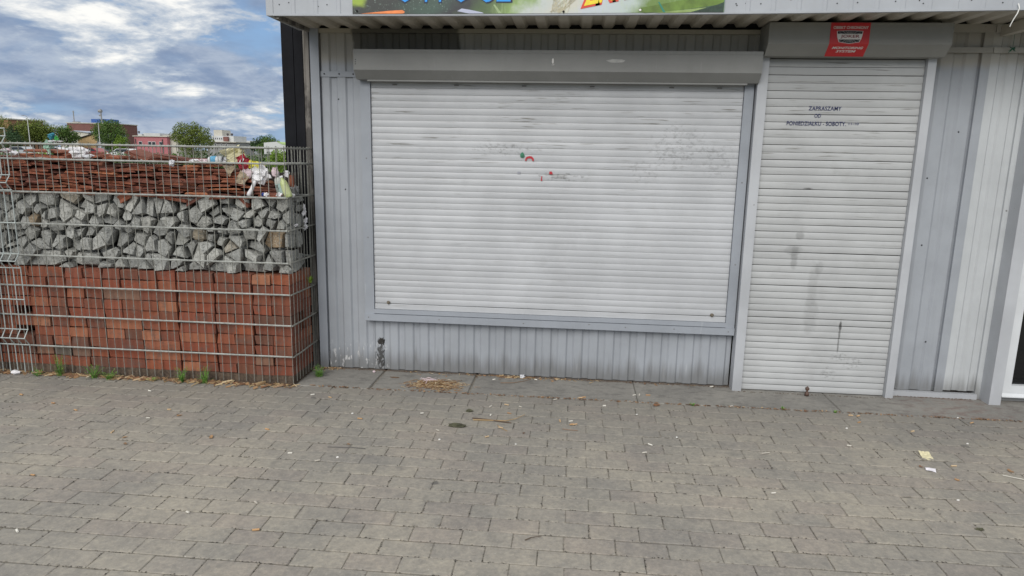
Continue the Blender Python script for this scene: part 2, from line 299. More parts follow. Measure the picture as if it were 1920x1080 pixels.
# ------------------------------------------------------------------ geometry helpers
class MB:
    def __init__(s): s.v = []; s.f = []
    def add(s, v, f):
        k = len(s.v); s.v += [tuple(p) for p in v]; s.f += [tuple(i + k for i in q) for q in f]
    def box(s, x0, x1, y0, y1, z0, z1):
        s.add([(x0, y0, z0), (x1, y0, z0), (x1, y1, z0), (x0, y1, z0), (x0, y0, z1), (x1, y0, z1), (x1, y1, z1), (x0, y1, z1)],
              [(0, 3, 2, 1), (4, 5, 6, 7), (0, 1, 5, 4), (1, 2, 6, 5), (2, 3, 7, 6), (3, 0, 4, 7)])
    def cbox(s, x0, x1, y0, y1, z0, z1, c=0.004, top_only=False):
        """box with chamfered edges round its top"""
        zc = z1 - c
        r = [(x0, y0, z0), (x1, y0, z0), (x1, y1, z0), (x0, y1, z0), (x0, y0, zc), (x1, y0, zc), (x1, y1, zc), (x0, y1, zc), (x0 + c, y0 + c, z1), (x1 - c, y0 + c, z1), (x1 - c, y1 - c, z1), (x0 + c, y1 - c, z1)]
        f = [(0, 3, 2, 1)] + [(i, (i + 1) % 4, (i + 1) % 4 + 4, i + 4) for i in range(4)] + [(i + 4, (i + 1) % 4 + 4, (i + 1) % 4 + 8, i + 8) for i in range(4)] + [(8, 9, 10, 11)]
        s.add(r, f)
    def tube(s, pts, r, n=6, r2=None, cap=True):
        pts = [Vector(p) for p in pts]; k = len(s.v); m = len(pts)
        for i, p in enumerate(pts):
            d = (pts[min(i + 1, m - 1)] - pts[max(i - 1, 0)]).normalized()
            a = d.orthogonal().normalized() if abs(d.z) < 0.99 else Vector((1, 0, 0)); b = d.cross(a)
            rr = r if r2 is None else r + (r2 - r) * i / max(1, m - 1)
            for j in range(n):
                t = 2 * math.pi * j / n; s.v.append(tuple(p + a * math.cos(t) * rr + b * math.sin(t) * rr))
        for i in range(m - 1):
            for j in range(n): s.f.append((k + i * n + j, k + i * n + (j + 1) % n, k + (i + 1) * n + (j + 1) % n, k + (i + 1) * n + j))
        if cap: s.f.append(tuple(k + j for j in reversed(range(n)))); s.f.append(tuple(k + (m - 1) * n + j for j in range(n)))
    def prism(s, prof, x0, x1, axis='x', cap=True):
        """closed profile of (y, z) pairs pushed along x"""
        n = len(prof); k = len(s.v)
        for x in (x0, x1):
            for a, b in prof: s.v.append((x, a, b) if axis == 'x' else ((a, b, x) if axis == 'z' else (a, x, b)))
        for i in range(n): s.f.append((k + i, k + (i + 1) % n, k + n + (i + 1) % n, k + n + i))
        if cap: s.f.append(tuple(k + i for i in reversed(range(n)))); s.f.append(tuple(k + n + i for i in range(n)))
    def lathe(s, prof, n=14, mat=None):
        k = len(s.v); m = len(prof)
        for r, z in prof:
            for j in range(n):
                t = 2 * math.pi * j / n; p = Vector((r * math.cos(t), r * math.sin(t), z)); s.v.append(tuple(mat @ p if mat else p))
        for i in range(m - 1):
            for j in range(n): s.f.append((k + i * n + j, k + i * n + (j + 1) % n, k + (i + 1) * n + (j + 1) % n, k + (i + 1) * n + j))
    def mesh(s, name, mat=None, smooth=False):
        me = bpy.data.meshes.new(name); me.from_pydata(s.v, [], s.f); me.update()
        if mat: me.materials.append(mat)
        if smooth: me.polygons.foreach_set('use_smooth', [True] * len(me.polygons))
        return me
def obj(name, mb, mat=None, parent=None, smooth=False, recalc=False, **props):
    me = mb if isinstance(mb, bpy.types.Mesh) else mb.mesh(name, mat, smooth)
    if recalc:
        import bmesh
        bm = bmesh.new(); bm.from_mesh(me); bmesh.ops.recalc_face_normals(bm, faces=bm.faces); bm.to_mesh(me); bm.free()
    o = bpy.data.objects.new(name, me); COL.objects.link(o)
    if parent: o.parent = parent
    for k, v in props.items(): o[k] = v
    return o
def thing(name, label, cat, loc=(0, 0, 0), rz=0.0, group=None):
    o = bpy.data.objects.new(name, None); COL.objects.link(o); o.location = loc; o.rotation_euler = (0, 0, rz); o.empty_display_size = 0.1
    o['label'] = label; o['category'] = cat
    if group: o['group'] = group
    return o
def tag(o, label, cat, group=None):
    o['label'] = label; o['category'] = cat
    if group: o['group'] = group
    return o
def text_mesh(s, size, off=0.0, shear=0.0, ext=0.0004, spacing=1.0, align='CENTER'):
    cu = bpy.data.curves.new('t', 'FONT'); cu.body = s; cu.size = size; cu.offset = off; cu.shear = shear; cu.extrude = ext
    cu.align_x = align; cu.align_y = 'BOTTOM_BASELINE'; cu.space_character = spacing; cu.resolution_u = 3
    o = bpy.data.objects.new('t', cu); COL.objects.link(o)
    dg = bpy.context.evaluated_depsgraph_get(); me = bpy.data.meshes.new_from_object(o.evaluated_get(dg))
    bpy.data.objects.remove(o); me.name = 'lettering'; return me
def fit_text(s, width, height, **k):
    me = text_mesh(s, 1.0, **k); xs = [v.co.x for v in me.vertices]; ys = [v.co.y for v in me.vertices]
    w = max(xs) - min(xs); h = max(ys) - min(ys); cx_ = (max(xs) + min(xs)) / 2; y0 = min(ys)
    for v in me.vertices: v.co.x = (v.co.x - cx_) * width / w; v.co.y = (v.co.y - y0) * height / h; v.co.z *= 1.0
    return me
def place(o, loc, rot): o.location = loc; o.rotation_euler = rot; return o
def poly_print(name, pts, y, mat, parent, th=0.0006):
    """flat printed shape on a vertical face, (x, z) outline"""
    mb = MB(); n = len(pts); k = [(x, y, z) for x, z in pts] + [(x, y + th, z) for x, z in pts]
    mb.add(k, [tuple(range(n)), tuple(reversed(range(n, 2 * n)))] + [(i, i + n, (i + 1) % n + n, (i + 1) % n) for i in range(n)])
    return obj(name, mb, mat, parent, recalc=True)

# ================================================================== THE SETTING: ground
g = MB(); g.add([(-900, -400, -0.06), (900, -400, -0.06), (900, 1500, -0.06), (-900, 1500, -0.06)], [(0, 1, 2, 3)])
obj('ground', g, M_EARTH, kind='structure')
pav = MB()
nx, ny = 120, 60
pav.add([(-7, -7, -0.0085), (6, -7, -0.0085), (6, 0.02, -0.0085), (-7, 0.02, -0.0085)], [(0, 1, 2, 3)])
pavement = obj('pavement', pav, M_SAND, kind='structure')
LEN, ROW = 0.1945, 0.1015
bricks_all = []
for i in range(66):
    y1 = -0.388 - ROW * i; y0 = y1 - ROW
    off = 0.0075 + (LEN / 2 if i % 2 == 0 else 0) + rnd.uniform(-.004, .004)
    k0 = int((-6.9 - off) / LEN); k1 = int((5.9 - off) / LEN)
    for k in range(k0, k1): bricks_all.append((off + k * LEN, y0, i))
# left of the kiosk the stones run on up to the gabion
C0 = Vector((0, -4.3142, 1.4312))
def inframe(x, y):
    v = Vector((x, y, 0)) - C0; z = v.dot(fw)
    if z < 0.3: return None
    u = 960 + 1279.6 * v.dot(rx) / z; w = 540 - 1279.6 * v.dot(ux) / z
    return (u, w, z) if -60 < u < 1980 and w < 1130 else None
vis = sorted([(inframe(x + .1, y + .05)[2], x, y, i) for x, y, i in bricks_all if inframe(x + .1, y + .05)])
near = set((x, y) for _, x, y, i in vis[:300])
pvs = []
for q in range(7):
    c = 0.0030; mb = MB(); j = [rnd.uniform(-.0016, .0016) for _ in range(8)]
    mb.cbox(0.0001 + abs(j[0]) * .5, LEN - 0.0002 + j[1] * .5, 0.0024 + abs(j[2]), ROW - 0.0024 + j[3], -0.05, 0, c)
    mb.v[8] = (mb.v[8][0] + j[4], mb.v[8][1] + abs(j[5]), 0); mb.v[10] = (mb.v[10][0] - abs(j[6]), mb.v[10][1] + j[7], 0)
    pvs.append(mb)
pms = [p.mesh('paver', M_PAVER) for p in pvs]
rest = MB()
def tilt(): return (rnd.gauss(0, 0.0035), rnd.gauss(0, 0.003), rnd.gauss(0, 0.004))
for x, y, i in bricks_all:
    q = rnd.randrange(7); e = tilt(); z = rnd.gauss(0, 0.0008)
    if (x, y) in near:
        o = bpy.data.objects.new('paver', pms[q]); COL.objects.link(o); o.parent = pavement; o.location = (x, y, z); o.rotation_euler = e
    else:
        if x + LEN < -5.2 or x > 4.6 or y < -5.2: continue
        mt = Euler(e).to_matrix(); o3 = Vector((x, y, z))
        rest.add([o3 + mt @ Vector(v) for v in pvs[q].v], pvs[q].f)
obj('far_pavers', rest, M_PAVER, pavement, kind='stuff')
# concrete slabs along the wall
# crumbs of sand and grit lying in and beside the joints
for nm_, mt_, cnt, sz in (('joint_grit', M_SAND, 9000, .0030), ('pale_grit', simple('pale_grit', (0.30, 0.285, 0.25), .95, 0, .4, 90, 0), 5000, .0022), ('dark_grit', simple('dark_grit', (0.05, 0.045, 0.038), .95, 0, .4, 90, 0), 5000, .0026)):
    gr = MB(); jr = random.Random(cnt)
    for i in range(cnt):
        x, y, i_ = vis[jr.randrange(len(vis))][1:]
        if jr.random() < .35: gx, gy = x + jr.gauss(0, .0022), y + jr.uniform(0, ROW)
        else: gx, gy = x + jr.uniform(0, LEN), y + jr.gauss(0, .0022)
        if noise.noise(Vector((gx * 4, gy * 4, cnt))) < -.05 and jr.random() < .75: continue
        a = jr.uniform(0, 3.14); s_ = sz * jr.uniform(.5, 1.5); zc = jr.uniform(-.0015, .0012)
        pts = [(gx + math.cos(a + t) * s_ * (1.6 if t in (0, math.pi) else .8), gy + math.sin(a + t) * s_ * (1.6 if t in (0, math.pi) else .8), zc) for t in (0, math.pi / 2, math.pi, math.pi * 1.5)]
        k = len(gr.v); gr.v += pts + [(gx, gy, zc + s_ * .7)]; gr.f += [(k, k + 1, k + 4), (k + 1, k + 2, k + 4), (k + 2, k + 3, k + 4), (k + 3, k, k + 4)]
    obj(nm_, gr, mt_, pavement, kind='stuff')
kerb = MB(); kerb.add([(-1.70, -0.392, -0.011), (5, -0.392, -0.011), (5, 0.3, -0.011), (-1.70, 0.3, -0.011)], [(0, 1, 2, 3)])
kerb = obj('slab_strip', kerb, M_JOINT, kind='structure')
for (a, b, y0) in ((-1.695, -1.232, -.383), (-1.218, -0.612, -.381), (-0.600, 0.42, -.378), (0.423, 1.60, -.381), (1.603, 2.9, -.386), (2.905, 4.9, -.386)):
    mb = MB(); mb.cbox(a, b, y0, 0.25, -0.05, 0.001, 0.005); obj('slab', mb, M_SLAB, kerb)

# dark dirt grains added as painted contact shadow along the foot of the walls
dl = MB(); jr = random.Random(99)
for i in range(1500):
    x = jr.uniform(-1.66, 2.5); 
    if 1.03 < x < 2.01 and jr.random() < .7: continue
    y = (-.014 if x < 1.03 else (-.090 if x < 2.01 else -.034)) - abs(jr.gauss(0, .006)); s_ = jr.uniform(.002, .006); a = jr.uniform(0, 3)
    k = len(dl.v); dl.v += [(x + math.cos(a + t) * s_, y + math.sin(a + t) * s_ * .6, .0012) for t in (0, 1.57, 3.14, 4.71)] + [(x, y, .0012 + s_ * .8)]; dl.f += [(k, k + 1, k + 4), (k + 1, k + 2, k + 4), (k + 2, k + 3, k + 4), (k + 3, k, k + 4)]
obj('wall_foot_shade_dirt', dl, M_JOINT, kerb, kind='stuff')

# ================================================================== THE KIOSK
kiosk = thing('kiosk', 'grey corrugated metal market kiosk with closed white roller shutters under a vegetable banner', 'kiosk', (0, 0, 0))
def corrugated(x0, x1, z0, z1, y, per=0.1015, d=0.010, ph=0.0, back=0.03, zt=None, ridge=0.47):
    pr = []; x = x0 - ((x0 - ph) % per) - per
    raw = []
    while x < x1 + per:
        fl = 0.11 * per
        raw += [(x, 0), (x + ridge * per, 0), (x + ridge * per + fl, d), (x + per - fl, d)]; x += per
    def yy(xq):
        for (a, ya), (b, yb) in zip(raw, raw[1:]):
            if a <= xq <= b: return ya + (yb - ya) * (xq - a) / max(1e-6, b - a)
        return 0
    pr = [(x0, yy(x0))] + [(a, q) for a, q in raw if x0 < a < x1] + [(x1, yy(x1))]
    mb = MB(); n = len(pr)
    vs = [(a, y + q, z0) for a, q in pr] + [(a, y + q, z1) for a, q in pr] + [(a, y + back, z0) for a, q in pr] + [(a, y + back, z1) for a, q in pr]
    fs = []
    for i in range(n - 1):
        fs += [(i, i + 1, n + i + 1, n + i), (2 * n + i + 1, 2 * n + i, 3 * n + i, 3 * n + i + 1), (i + 1, i, 2 * n + i, 2 * n + i + 1), (n + i, n + i + 1, 3 * n + i + 1, 3 * n + i)]
    fs += [(0, n, 3 * n, 2 * n), (n - 1, 3 * n - 1, 4 * n - 1, 2 * n - 1)]
    mb.add(vs, fs); return mb
obj('wall_panel', corrugated(-1.655, -1.295, 0.006, 2.155, 0.0, ph=0.02), M_WALL, kiosk)
obj('wall_panel', corrugated(-1.295, 1.028, 0.006, 0.43, 0.0, ph=0.03), M_WALL, kiosk)
obj('wall_panel', corrugated(-1.295, 1.028, 1.85, 2.155, 0.0, ph=0.015), M_WALL, kiosk)
obj('wall_panel', corrugated(1.99, 2.285, 0.035, 2.22, 0.0, ph=0.045, per=0.135, d=0.010), M_WALL, kiosk)
mb = MB(); mb.box(-1.668, -1.655, -0.016, 0.06, 0.004, 2.185); mb.box(-1.668, -1.612, -0.020, -0.0162, 0.004, 2.185)
obj('corner_trim', mb, M_TRIM, kiosk)
mb = MB(); mb.box(-1.61, -1.35, -0.006, -0.001, 1.895, 1.928); obj('strap', mb, M_TRIM, kiosk)
for x in (-1.585, -1.49, -1.40):
    mb = MB(); mb.lathe([(0.0045, 0), (0.0045, 0.003), (0.001, 0.004)], 8, Matrix.Translation((x, -0.006, 1.912)) @ Matrix.Rotation(R(90), 4, 'X')); obj('bolt', mb, M_DARK, kiosk, smooth=False)
M_TOPBAND = painted('top_band_paint', (0.40, 0.37, 0.31), 0.5, wall_patch, 0.1)
mb = MB(); mb.box(-1.655, 2.0, -0.012, 0.03, 2.1555, 2.181); obj('top_flashing', mb, M_TOPBAND, kiosk)
mb = MB(); mb.box(1.99, 2.335, -0.020, -0.011, 2.17, 2.215); mb.box(1.99, 2.335, -0.020, -0.011, 2.06, 2.09); obj('top_flashing', mb, M_WALL, kiosk)
mb = MB(); mb.box(2.285, 2.335, -0.010, 0.03, 0.035, 2.215); obj('seam_trim', mb, M_WALL, kiosk)
mb = MB(); mb.box(-1.65, 4.38, 0.031, 0.05, 2.03, 2.45); obj('eave_filler', mb, M_DARK, kiosk)
obj('wall_panel', corrugated(1.028, 1.99, 2.03, 2.155, 0.0, ph=0.015), M_WALL, kiosk)
# body: side, back, roof
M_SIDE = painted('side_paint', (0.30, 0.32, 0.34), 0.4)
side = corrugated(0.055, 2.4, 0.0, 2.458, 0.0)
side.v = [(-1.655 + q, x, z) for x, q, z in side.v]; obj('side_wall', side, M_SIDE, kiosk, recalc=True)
mb = MB(); mb.box(-1.62, 4.4, 2.405, 2.44, 0.0, 2.458); obj('back_wall', mb, M_SIDE, kiosk)
mb = MB(); mb.box(-1.70, 4.5, -0.40, 2.50, 2.46, 2.49); obj('roof', mb, M_SOFFIT, kiosk)
# soffit of the awning: trapezoid sheet, ribs running out from the wall
def zf(x): return 2.168 + 0.0023 * (x + 1.68) ** 2 if x < 2.6 else 2.168 + 0.0023 * 4.28 ** 2
per = 0.1285; raw = []; x = -1.665
while x < 4.4:
    raw += [(x, 0), (x + per * .40, 0), (x + per * .52, 0.020), (x + per * .88, 0.020)]; x += per
mb = MB(); vs = []; fs = []; ny_ = 3
for yy_, dz in ((-0.468, 0.0), (0.0, 0.006), ):
    for a, q in raw: vs.append((a, yy_, zf(a) + 0.006 + dz + q))
n = len(raw)
for a, q in raw: vs.append((a, 0.0, zf(a) + 0.021 + q))
for a, q in raw: vs.append((a, -0.468, zf(a) + 0.015 + q))
for i in range(n - 1): fs += [(i, n + i, n + i + 1, i + 1), (3 * n + i, 3 * n + i + 1, 2 * n + i + 1, 2 * n + i)]
fs += [(0, 3 * n, 2 * n, n)]
mb.add(vs, fs); obj('soffit', mb, M_SOFFIT, kiosk, recalc=True)
mb = MB(); mb.prism([(-0.466, 2.150), (-0.466, 2.20), (0.02, 2.215), (0.02, 2.163)], -1.690, -1.664); obj('eave_board', mb, M_WOOD, kiosk, recalc=True)
# fascia, ribbed sheet with a folded lower lip
mb = MB(); X0, X1 = -1.690, 4.4; N_ = 48; xs = []
x = X0
while x < X1: xs += [(x, 0), (x + 0.100, 0), (x + 0.106, -0.004), (x + 0.122, -0.004)]; x += 0.128
vs = []; n = len(xs)
for z_ in (0, 0.62):
    for a, q in xs: vs.append((a, -0.474 + q, zf(a) + z_))
for z_ in (0, 0.62):
    for a, q in xs: vs.append((a, -0.455, zf(a) + z_))
fs = []
for i in range(n - 1): fs += [(i, i + 1, n + i + 1, n + i), (2 * n + i + 1, 2 * n + i, 3 * n + i, 3 * n + i + 1), (i + 1, i, 2 * n + i, 2 * n + i + 1), (n + i, n + i + 1, 3 * n + i + 1, 3 * n + i)]
fs += [(0, n, 3 * n, 2 * n), (n - 1, 3 * n - 1, 4 * n - 1, 2 * n - 1)]
mb.add(vs, fs); obj('fascia', mb, M_FASCIA, kiosk)
mb = MB(); mb.box(-1.732, -1.692, -0.474, -0.02, 2.166, 2.79); obj('fascia_end', mb, M_FASCIA, kiosk)
mb = MB()
segs = [X0 + i * 0.2 for i in range(31)]
for a, b in zip(segs, segs[1:]):
    k = len(mb.v)
    mb.add([(a, -0.481, zf(a) - .004), (b, -0.481, zf(b) - .004), (b, -0.458, zf(b) - .004), (a, -0.458, zf(a) - .004), (a, -0.481, zf(a) + .007), (b, -0.481, zf(b) + .007), (b, -0.458, zf(b) + .007), (a, -0.458, zf(a) + .007)],
           [(0, 3, 2, 1), (4, 5, 6, 7), (0, 1, 5, 4), (1, 2, 6, 5), (2, 3, 7, 6), (3, 0, 4, 7)])
obj('fascia_lip', mb, M_FASCIA, kiosk)
for x, z in ((-1.655, 2.215), (-1.60, 2.225), (-1.575, 2.2), (-1.435, 2.205), (-1.385, 2.214), (0.795, 2.22), (0.80, 2.212), (0.845, 2.222), (0.92, 2.22), (1.30, 2.222), (1.40, 2.226), (1.49, 2.226), (1.585, 2.232), (1.70, 2.236), (1.72, 2.222), (1.95, 2.238), (2.10, 2.226)):
    mb = MB(); mb.lathe([(0.0, .0005), (0.0035, .0005), (0.0035, 0)], 8, Matrix.Translation((x, -0.4748, z + .008)) @ Matrix.Rotation(R(90), 4, 'X')); obj('screw_hole', mb, M_DARK, kiosk)

# banner with a vegetable print
def banner_mat():
    m, N, b = new_mat('banner_print'); p = pos(N); s = N.n('ShaderNodeSeparateXYZ', None, i0=p)
    w = N.math('MULTIPLY', N.math('SUBTRACT', N.noise(N.scale(p, 1, 1, 1.4), 7, 5, 0.6), 0.5), 0.32)
    sh = N.math('MULTIPLY', N.math('SUBTRACT', s.outputs[2], 2.2), -0.9)
    f = N.math('DIVIDE', N.math('ADD', N.math('ADD', N.math('ADD', s.outputs[0], w), sh), 1.24), 1.98)
    c = N.ramp(f, [(0.0, (0.02, 0.025, 0.02)), (0.10, (0.015, 0.02, 0.018)), (0.22, (0.03, 0.07, 0.05)), (0.30, (0.012, 0.014, 0.02)), (0.355, (0.05, 0.09, 0.03)), (0.40, (0.10, 0.16, 0.05)), (0.45, (0.22, 0.33, 0.10)),
                      (0.50, (0.48, 0.52, 0.50)), (0.58, (0.55, 0.54, 0.46)), (0.64, (0.50, 0.54, 0.58)), (0.74, (0.45, 0.52, 0.50)), (0.80, (0.14, 0.22, 0.05)), (0.88, (0.15, 0.25, 0.07)), (0.95, (0.06, 0.10, 0.05)), (1.0, (0.10, 0.2, 0.12))])
    tex = N.noise(p, 90, 5, 0.75)
    dk = N.math('MULTIPLY', N.smooth(f, 0.3, 0.25), N.smooth(tex, 0.58, 0.7))
    c = N.mix(dk, c, (0.30, 0.42, 0.36))
    rays = N.noise(N.scale(p, 80, 1, 14), 1, 3)
    c = N.mix(N.math('MULTIPLY', N.math('MULTIPLY', N.smooth(rays, 0.5, 0.65), N.smooth(f, .36, .42)), 0.2), c, (0.45, 0.55, 0.3))
    yg = N.math('MULTIPLY', box_mask(N, p, -1.30, -1.17, 2.215, 3, 0.02, N.math('MULTIPLY', w, 0.3)), 0.9)
    c = N.mix(yg, c, (0.30, 0.42, 0.03))
    N.set(b, 'Base Color', c); b.inputs['Roughness'].default_value = 0.35; return m
M_BANNER = banner_mat()
ban = MB(); BX0, BX1 = -1.240, 0.735; K = 24
vs = []
for i in range(K + 1):
    a = BX0 + (BX1 - BX0) * i / K; vs += [(a, -0.4835, zf(a) + .005), (a, -0.4835, zf(a) + .56), (a, -0.480, zf(a) + .56), (a, -0.480, zf(a) + .005)]
fs = [(0, 1, 2, 3), (4 * K, 4 * K + 3, 4 * K + 2, 4 * K + 1)]
for i in range(K):
    for j in range(4): fs.append((4 * i + j, 4 * i + 4 + j, 4 * i + 4 + (j + 1) % 4, 4 * i + (j + 1) % 4))
ban.add(vs, fs); banner = obj('banner', ban, M_BANNER, kiosk, recalc=True)
YB = -0.4842
o = obj('carrot_picture', poly_print('tmp', [(-1.195, 2.1745), (-1.12, 2.182), (-1.03, 2.190), (-0.965, 2.1935), (-0.952, 2.187), (-0.953, 2.178), (-0.965, 2.1755)], YB, M_CARROT, None).data, None, banner)
bpy.data.objects.remove(bpy.data.objects['tmp'])
def pr(name, pts, mat, y=YB):
    return poly_print(name, pts, y, mat, banner)
pr('knife_picture', [(-0.665, 2.188), (-0.64, 2.202), (-0.60, 2.196), (-0.53, 2.1825), (-0.52, 2.177), (-0.60, 2.1765)], flat('knife_steel', (0.42, 0.45, 0.58), 0.5))
pr('stalk_picture', [(-0.470, 2.22), (-0.462, 2.222), (-0.425, 2.178), (-0.442, 2.178)], flat('stalk_green', (0.30, 0.40, 0.20), 0.5))
M_LEEK = flat('leek_green', (0.12, 0.20, 0.03), 0.5, 0.5, 0, 15); M_LEEKL = flat('leek_light', (0.24, 0.33, 0.11), 0.5, 0.3, 0, 15); M_LEEKD = flat('leek_dark', (0.02, 0.045, 0.03), 0.5, 0.4, 0, 60)
pr('leek_picture', [(0.30, 2.205), (0.43, 2.228), (0.62, 2.262), (0.73, 2.29), (0.73, 2.225), (0.60, 2.207), (0.46, 2.190), (0.33, 2.181), (0.30, 2.188)], M_LEEK)
pr('leek_picture', [(0.38, 2.1815), (0.52, 2.195), (0.64, 2.208), (0.66, 2.20), (0.58, 2.186), (0.53, 2.1825)], M_LEEKL, YB - .0005)
pr('cucumber_picture', [(0.565, 2.1855), (0.62, 2.200), (0.70, 2.222), (0.732, 2.235), (0.732, 2.186)], M_LEEKD, YB - .0010)
pr('ribbon_picture', [(0.395, 2.235), (0.402, 2.235), (0.436, 2.184), (0.424, 2.184)], flat('ribbon_green', (0.02, 0.20, 0.15), 0.5), YB - .0015)
M_ROOT = flat('root_cream', (0.50, 0.46, 0.33), 0.6, 0.3, 0, 60)
roots = MB()
for i in range(26):
    a = rnd.uniform(-0.17, -0.065); z0_ = 2.178; b_ = -0.105 + rnd.uniform(-.07, .09)
    pts = [(a + rnd.uniform(-.006, .006), YB - .0004, z0_ + rnd.uniform(0, .01)), ((a + b_) / 2 + rnd.uniform(-.02, .02), YB - .0006, 2.212), (b_, YB - .0004, 2.26)]
    roots.tube(pts, 0.0011, 4)
obj('root_picture', roots, M_ROOT, banner)
t1 = fit_text('OWOCE', 0.635, 0.30, off=0.035, ext=0.0006, spacing=1.02); t1.materials.append(M_CYAN)
t0 = fit_text('OWOCE', 0.655, 0.318, off=0.065, ext=0.0006, spacing=0.99); t0.materials.append(M_SBLACK)
M_NAVY = flat('letter_navy', (0.005, 0.01, 0.05), 0.5); t0.materials.clear(); t0.materials.append(M_NAVY)
place(obj('lettering', t0, None, banner), (-0.695, YB - .0008, 2.2265), (R(90), 0, 0))
place(obj('lettering', t1, None, banner), (-0.695, YB - .0020, 2.2325), (R(90), 0, 0))
t1 = fit_text('ZAPRASZAMY', 0.74, 0.10, off=0.03, ext=0.0006); t1.materials.append(M_YEL)
t0 = fit_text('ZAPRASZAMY', 0.77, 0.122, off=0.085, ext=0.0006, spacing=0.98); t0.materials.append(M_ORED)
a_ = R(-11)
def along(d, up): return (0.375 + d * math.cos(a_) - up * math.sin(-a_) * 0, 0, 2.288 + up)
place(obj('lettering', t0, None, banner), (0.372, YB - .0008, 2.272), (R(90), a_, 0))
place(obj('lettering', t1, None, banner), (0.374, YB - .0020, 2.2835), (R(90), a_, 0))
for x, z in ((-1.215, 2.188), (-0.095, 2.186), (0.305, 2.195)):
    mb = MB(); mb.lathe([(0.0, .001), (0.006, .001), (0.006, 0)], 10, Matrix.Translation((x, YB - .0022, z)) @ Matrix.Rotation(R(90), 4, 'X')); obj('screw', mb, M_SWHITE if x > 0 else M_DARK, banner)

# ---- window shutter
frame = MB()
frame.box(-1.345, -1.283, -0.045, -0.001, 0.352, 1.90); frame.box(0.972, 1.026, -0.045, -0.001, 0.352, 1.90)
frame.box(-1.283, 0.972, -0.045, -0.001, 0.400, 0.428); obj('window_frame', frame, M_TRIM, kiosk)
mb = MB(); mb.box(-1.347, 1.028, -0.052, -0.001, 0.352, 0.3965); obj('window_sill', mb, M_TRIM, kiosk)
mb = MB(); mb.box(-1.283, 0.972, -0.006, 0.02, 0.43, 1.90); obj('shutter_backing', mb, M_DARK, kiosk)
ws = bpy.data.objects.new('roller_shutter', None); COL.objects.link(ws); ws.parent = kiosk
def slat_mesh(x0, x1, h, dep, mat, groove=0.0030, seg=6, gap=0.0012):
    prof = [(0.0, gap)]; groove = gap + .0006
    for i in range(seg + 1):
        t = i / seg; prof.append((-dep * math.sin(math.pi * (0.08 + 0.84 * t)) ** 0.8, groove + (h - groove) * t))
    prof += [(0.0, h)]
    mb = MB(); n = len(prof); K = 14; jj = random.Random(int(h * 1e5) + int(dep * 1e5)); ph = jj.uniform(0, 6)
    for q in range(K + 1):
        x = x0 + (x1 - x0) * q / K; bow = .0012 * math.sin(x * 3.1 + ph) + .0006 * math.sin(x * 9 + ph * 2) + jj.uniform(-.0003, .0003); dz = .0004 * math.sin(x * 5 + ph)
        mb.v += [(x, a + bow, b + dz) for a, b in prof]
    for q in range(K):
        for t in range(n): mb.f.append((q * n + t, q * n + (t + 1) % n, (q + 1) * n + (t + 1) % n, (q + 1) * n + t))
    mb.f.append(tuple(reversed(range(n)))); mb.f.append(tuple(K * n + t for t in range(n)))
    return mb.mesh('slat', mat)
zt, zb, hs_ = 1.868, 0.467, 0.0385
n_sl = 36; hs_ = (zt - zb) / n_sl
me = slat_mesh(-1.281, 0.970, hs_, 0.0040, M_SHW, gap=0.0007)
me2 = slat_mesh(-1.281, 0.970, hs_, 0.0032, M_SHW, gap=0.0007)
for i in range(n_sl):
    o = bpy.data.objects.new('slat', me if rnd.random() < .7 else me2); COL.objects.link(o); o.parent = ws; o.location = (0, -0.0265 + rnd.uniform(-.0008, .0008), zb + i * hs_); o.rotation_euler = (rnd.uniform(-.05, .03), rnd.gauss(0, .00025), 0)
mb = MB(); mb.cbox(-1.281, 0.970, -0.034, -0.02, 0.430, 0.4645, 0.002); obj('bottom_bar', mb, M_SHW, ws)
for x in (-1.19, 0.885):
    mb = MB(); mb.lathe([(0, .016), (0.006, .015), (0.008, .006), (0.012, .002), (0.012, 0)], 10, Matrix.Translation((x, -0.034, 0.4775 - .004)) @ Matrix.Rotation(R(90), 4, 'X')); obj('lock', mb, simple('brass_lock', (0.2, 0.17, 0.13), 0.5, 0.5), ws)
M_SLOT = flat('vent_slot', (0.16, 0.155, 0.15), 0.8)
for x in (-1.13, -0.745, -0.33, 0.08, 0.55, 0.83):
    mb = MB(); mb.box(x - .014, x + .014, -0.0362, -0.030, 1.846, 1.852); obj('vent_slot', mb, M_SLOT, ws)
for x, z in [(-1.32, .374), (-.85, .376), (-.3, .374), (.12, .385), (.35, .376), (.655, .378), (.99, .374), (-1.315, .9), (-1.315, 1.4), (1.0, .8), (1.0, 1.3)]:
    mb = MB(); mb.lathe([(0, .0018), (.0035, .0012), (.0042, 0)], 8, Matrix.Translation((x, -.0522 if z < .4 else -.0452, z)) @ Matrix.Rotation(R(90), 4, 'X')); obj('screw', mb, M_SLOT, kiosk)
for x, z in [(2.10, .95), (2.08, 1.35), (2.22, 1.62), (2.20, .35), (-1.50, 1.76), (-1.47, 1.2)]:
    mb = MB(); mb.lathe([(0, .0018), (.0040, .0012), (.0052, 0)], 8, Matrix.Translation((x, -.0002, z)) @ Matrix.Rotation(R(90), 4, 'X')); obj('screw', mb, M_DARK, kiosk)
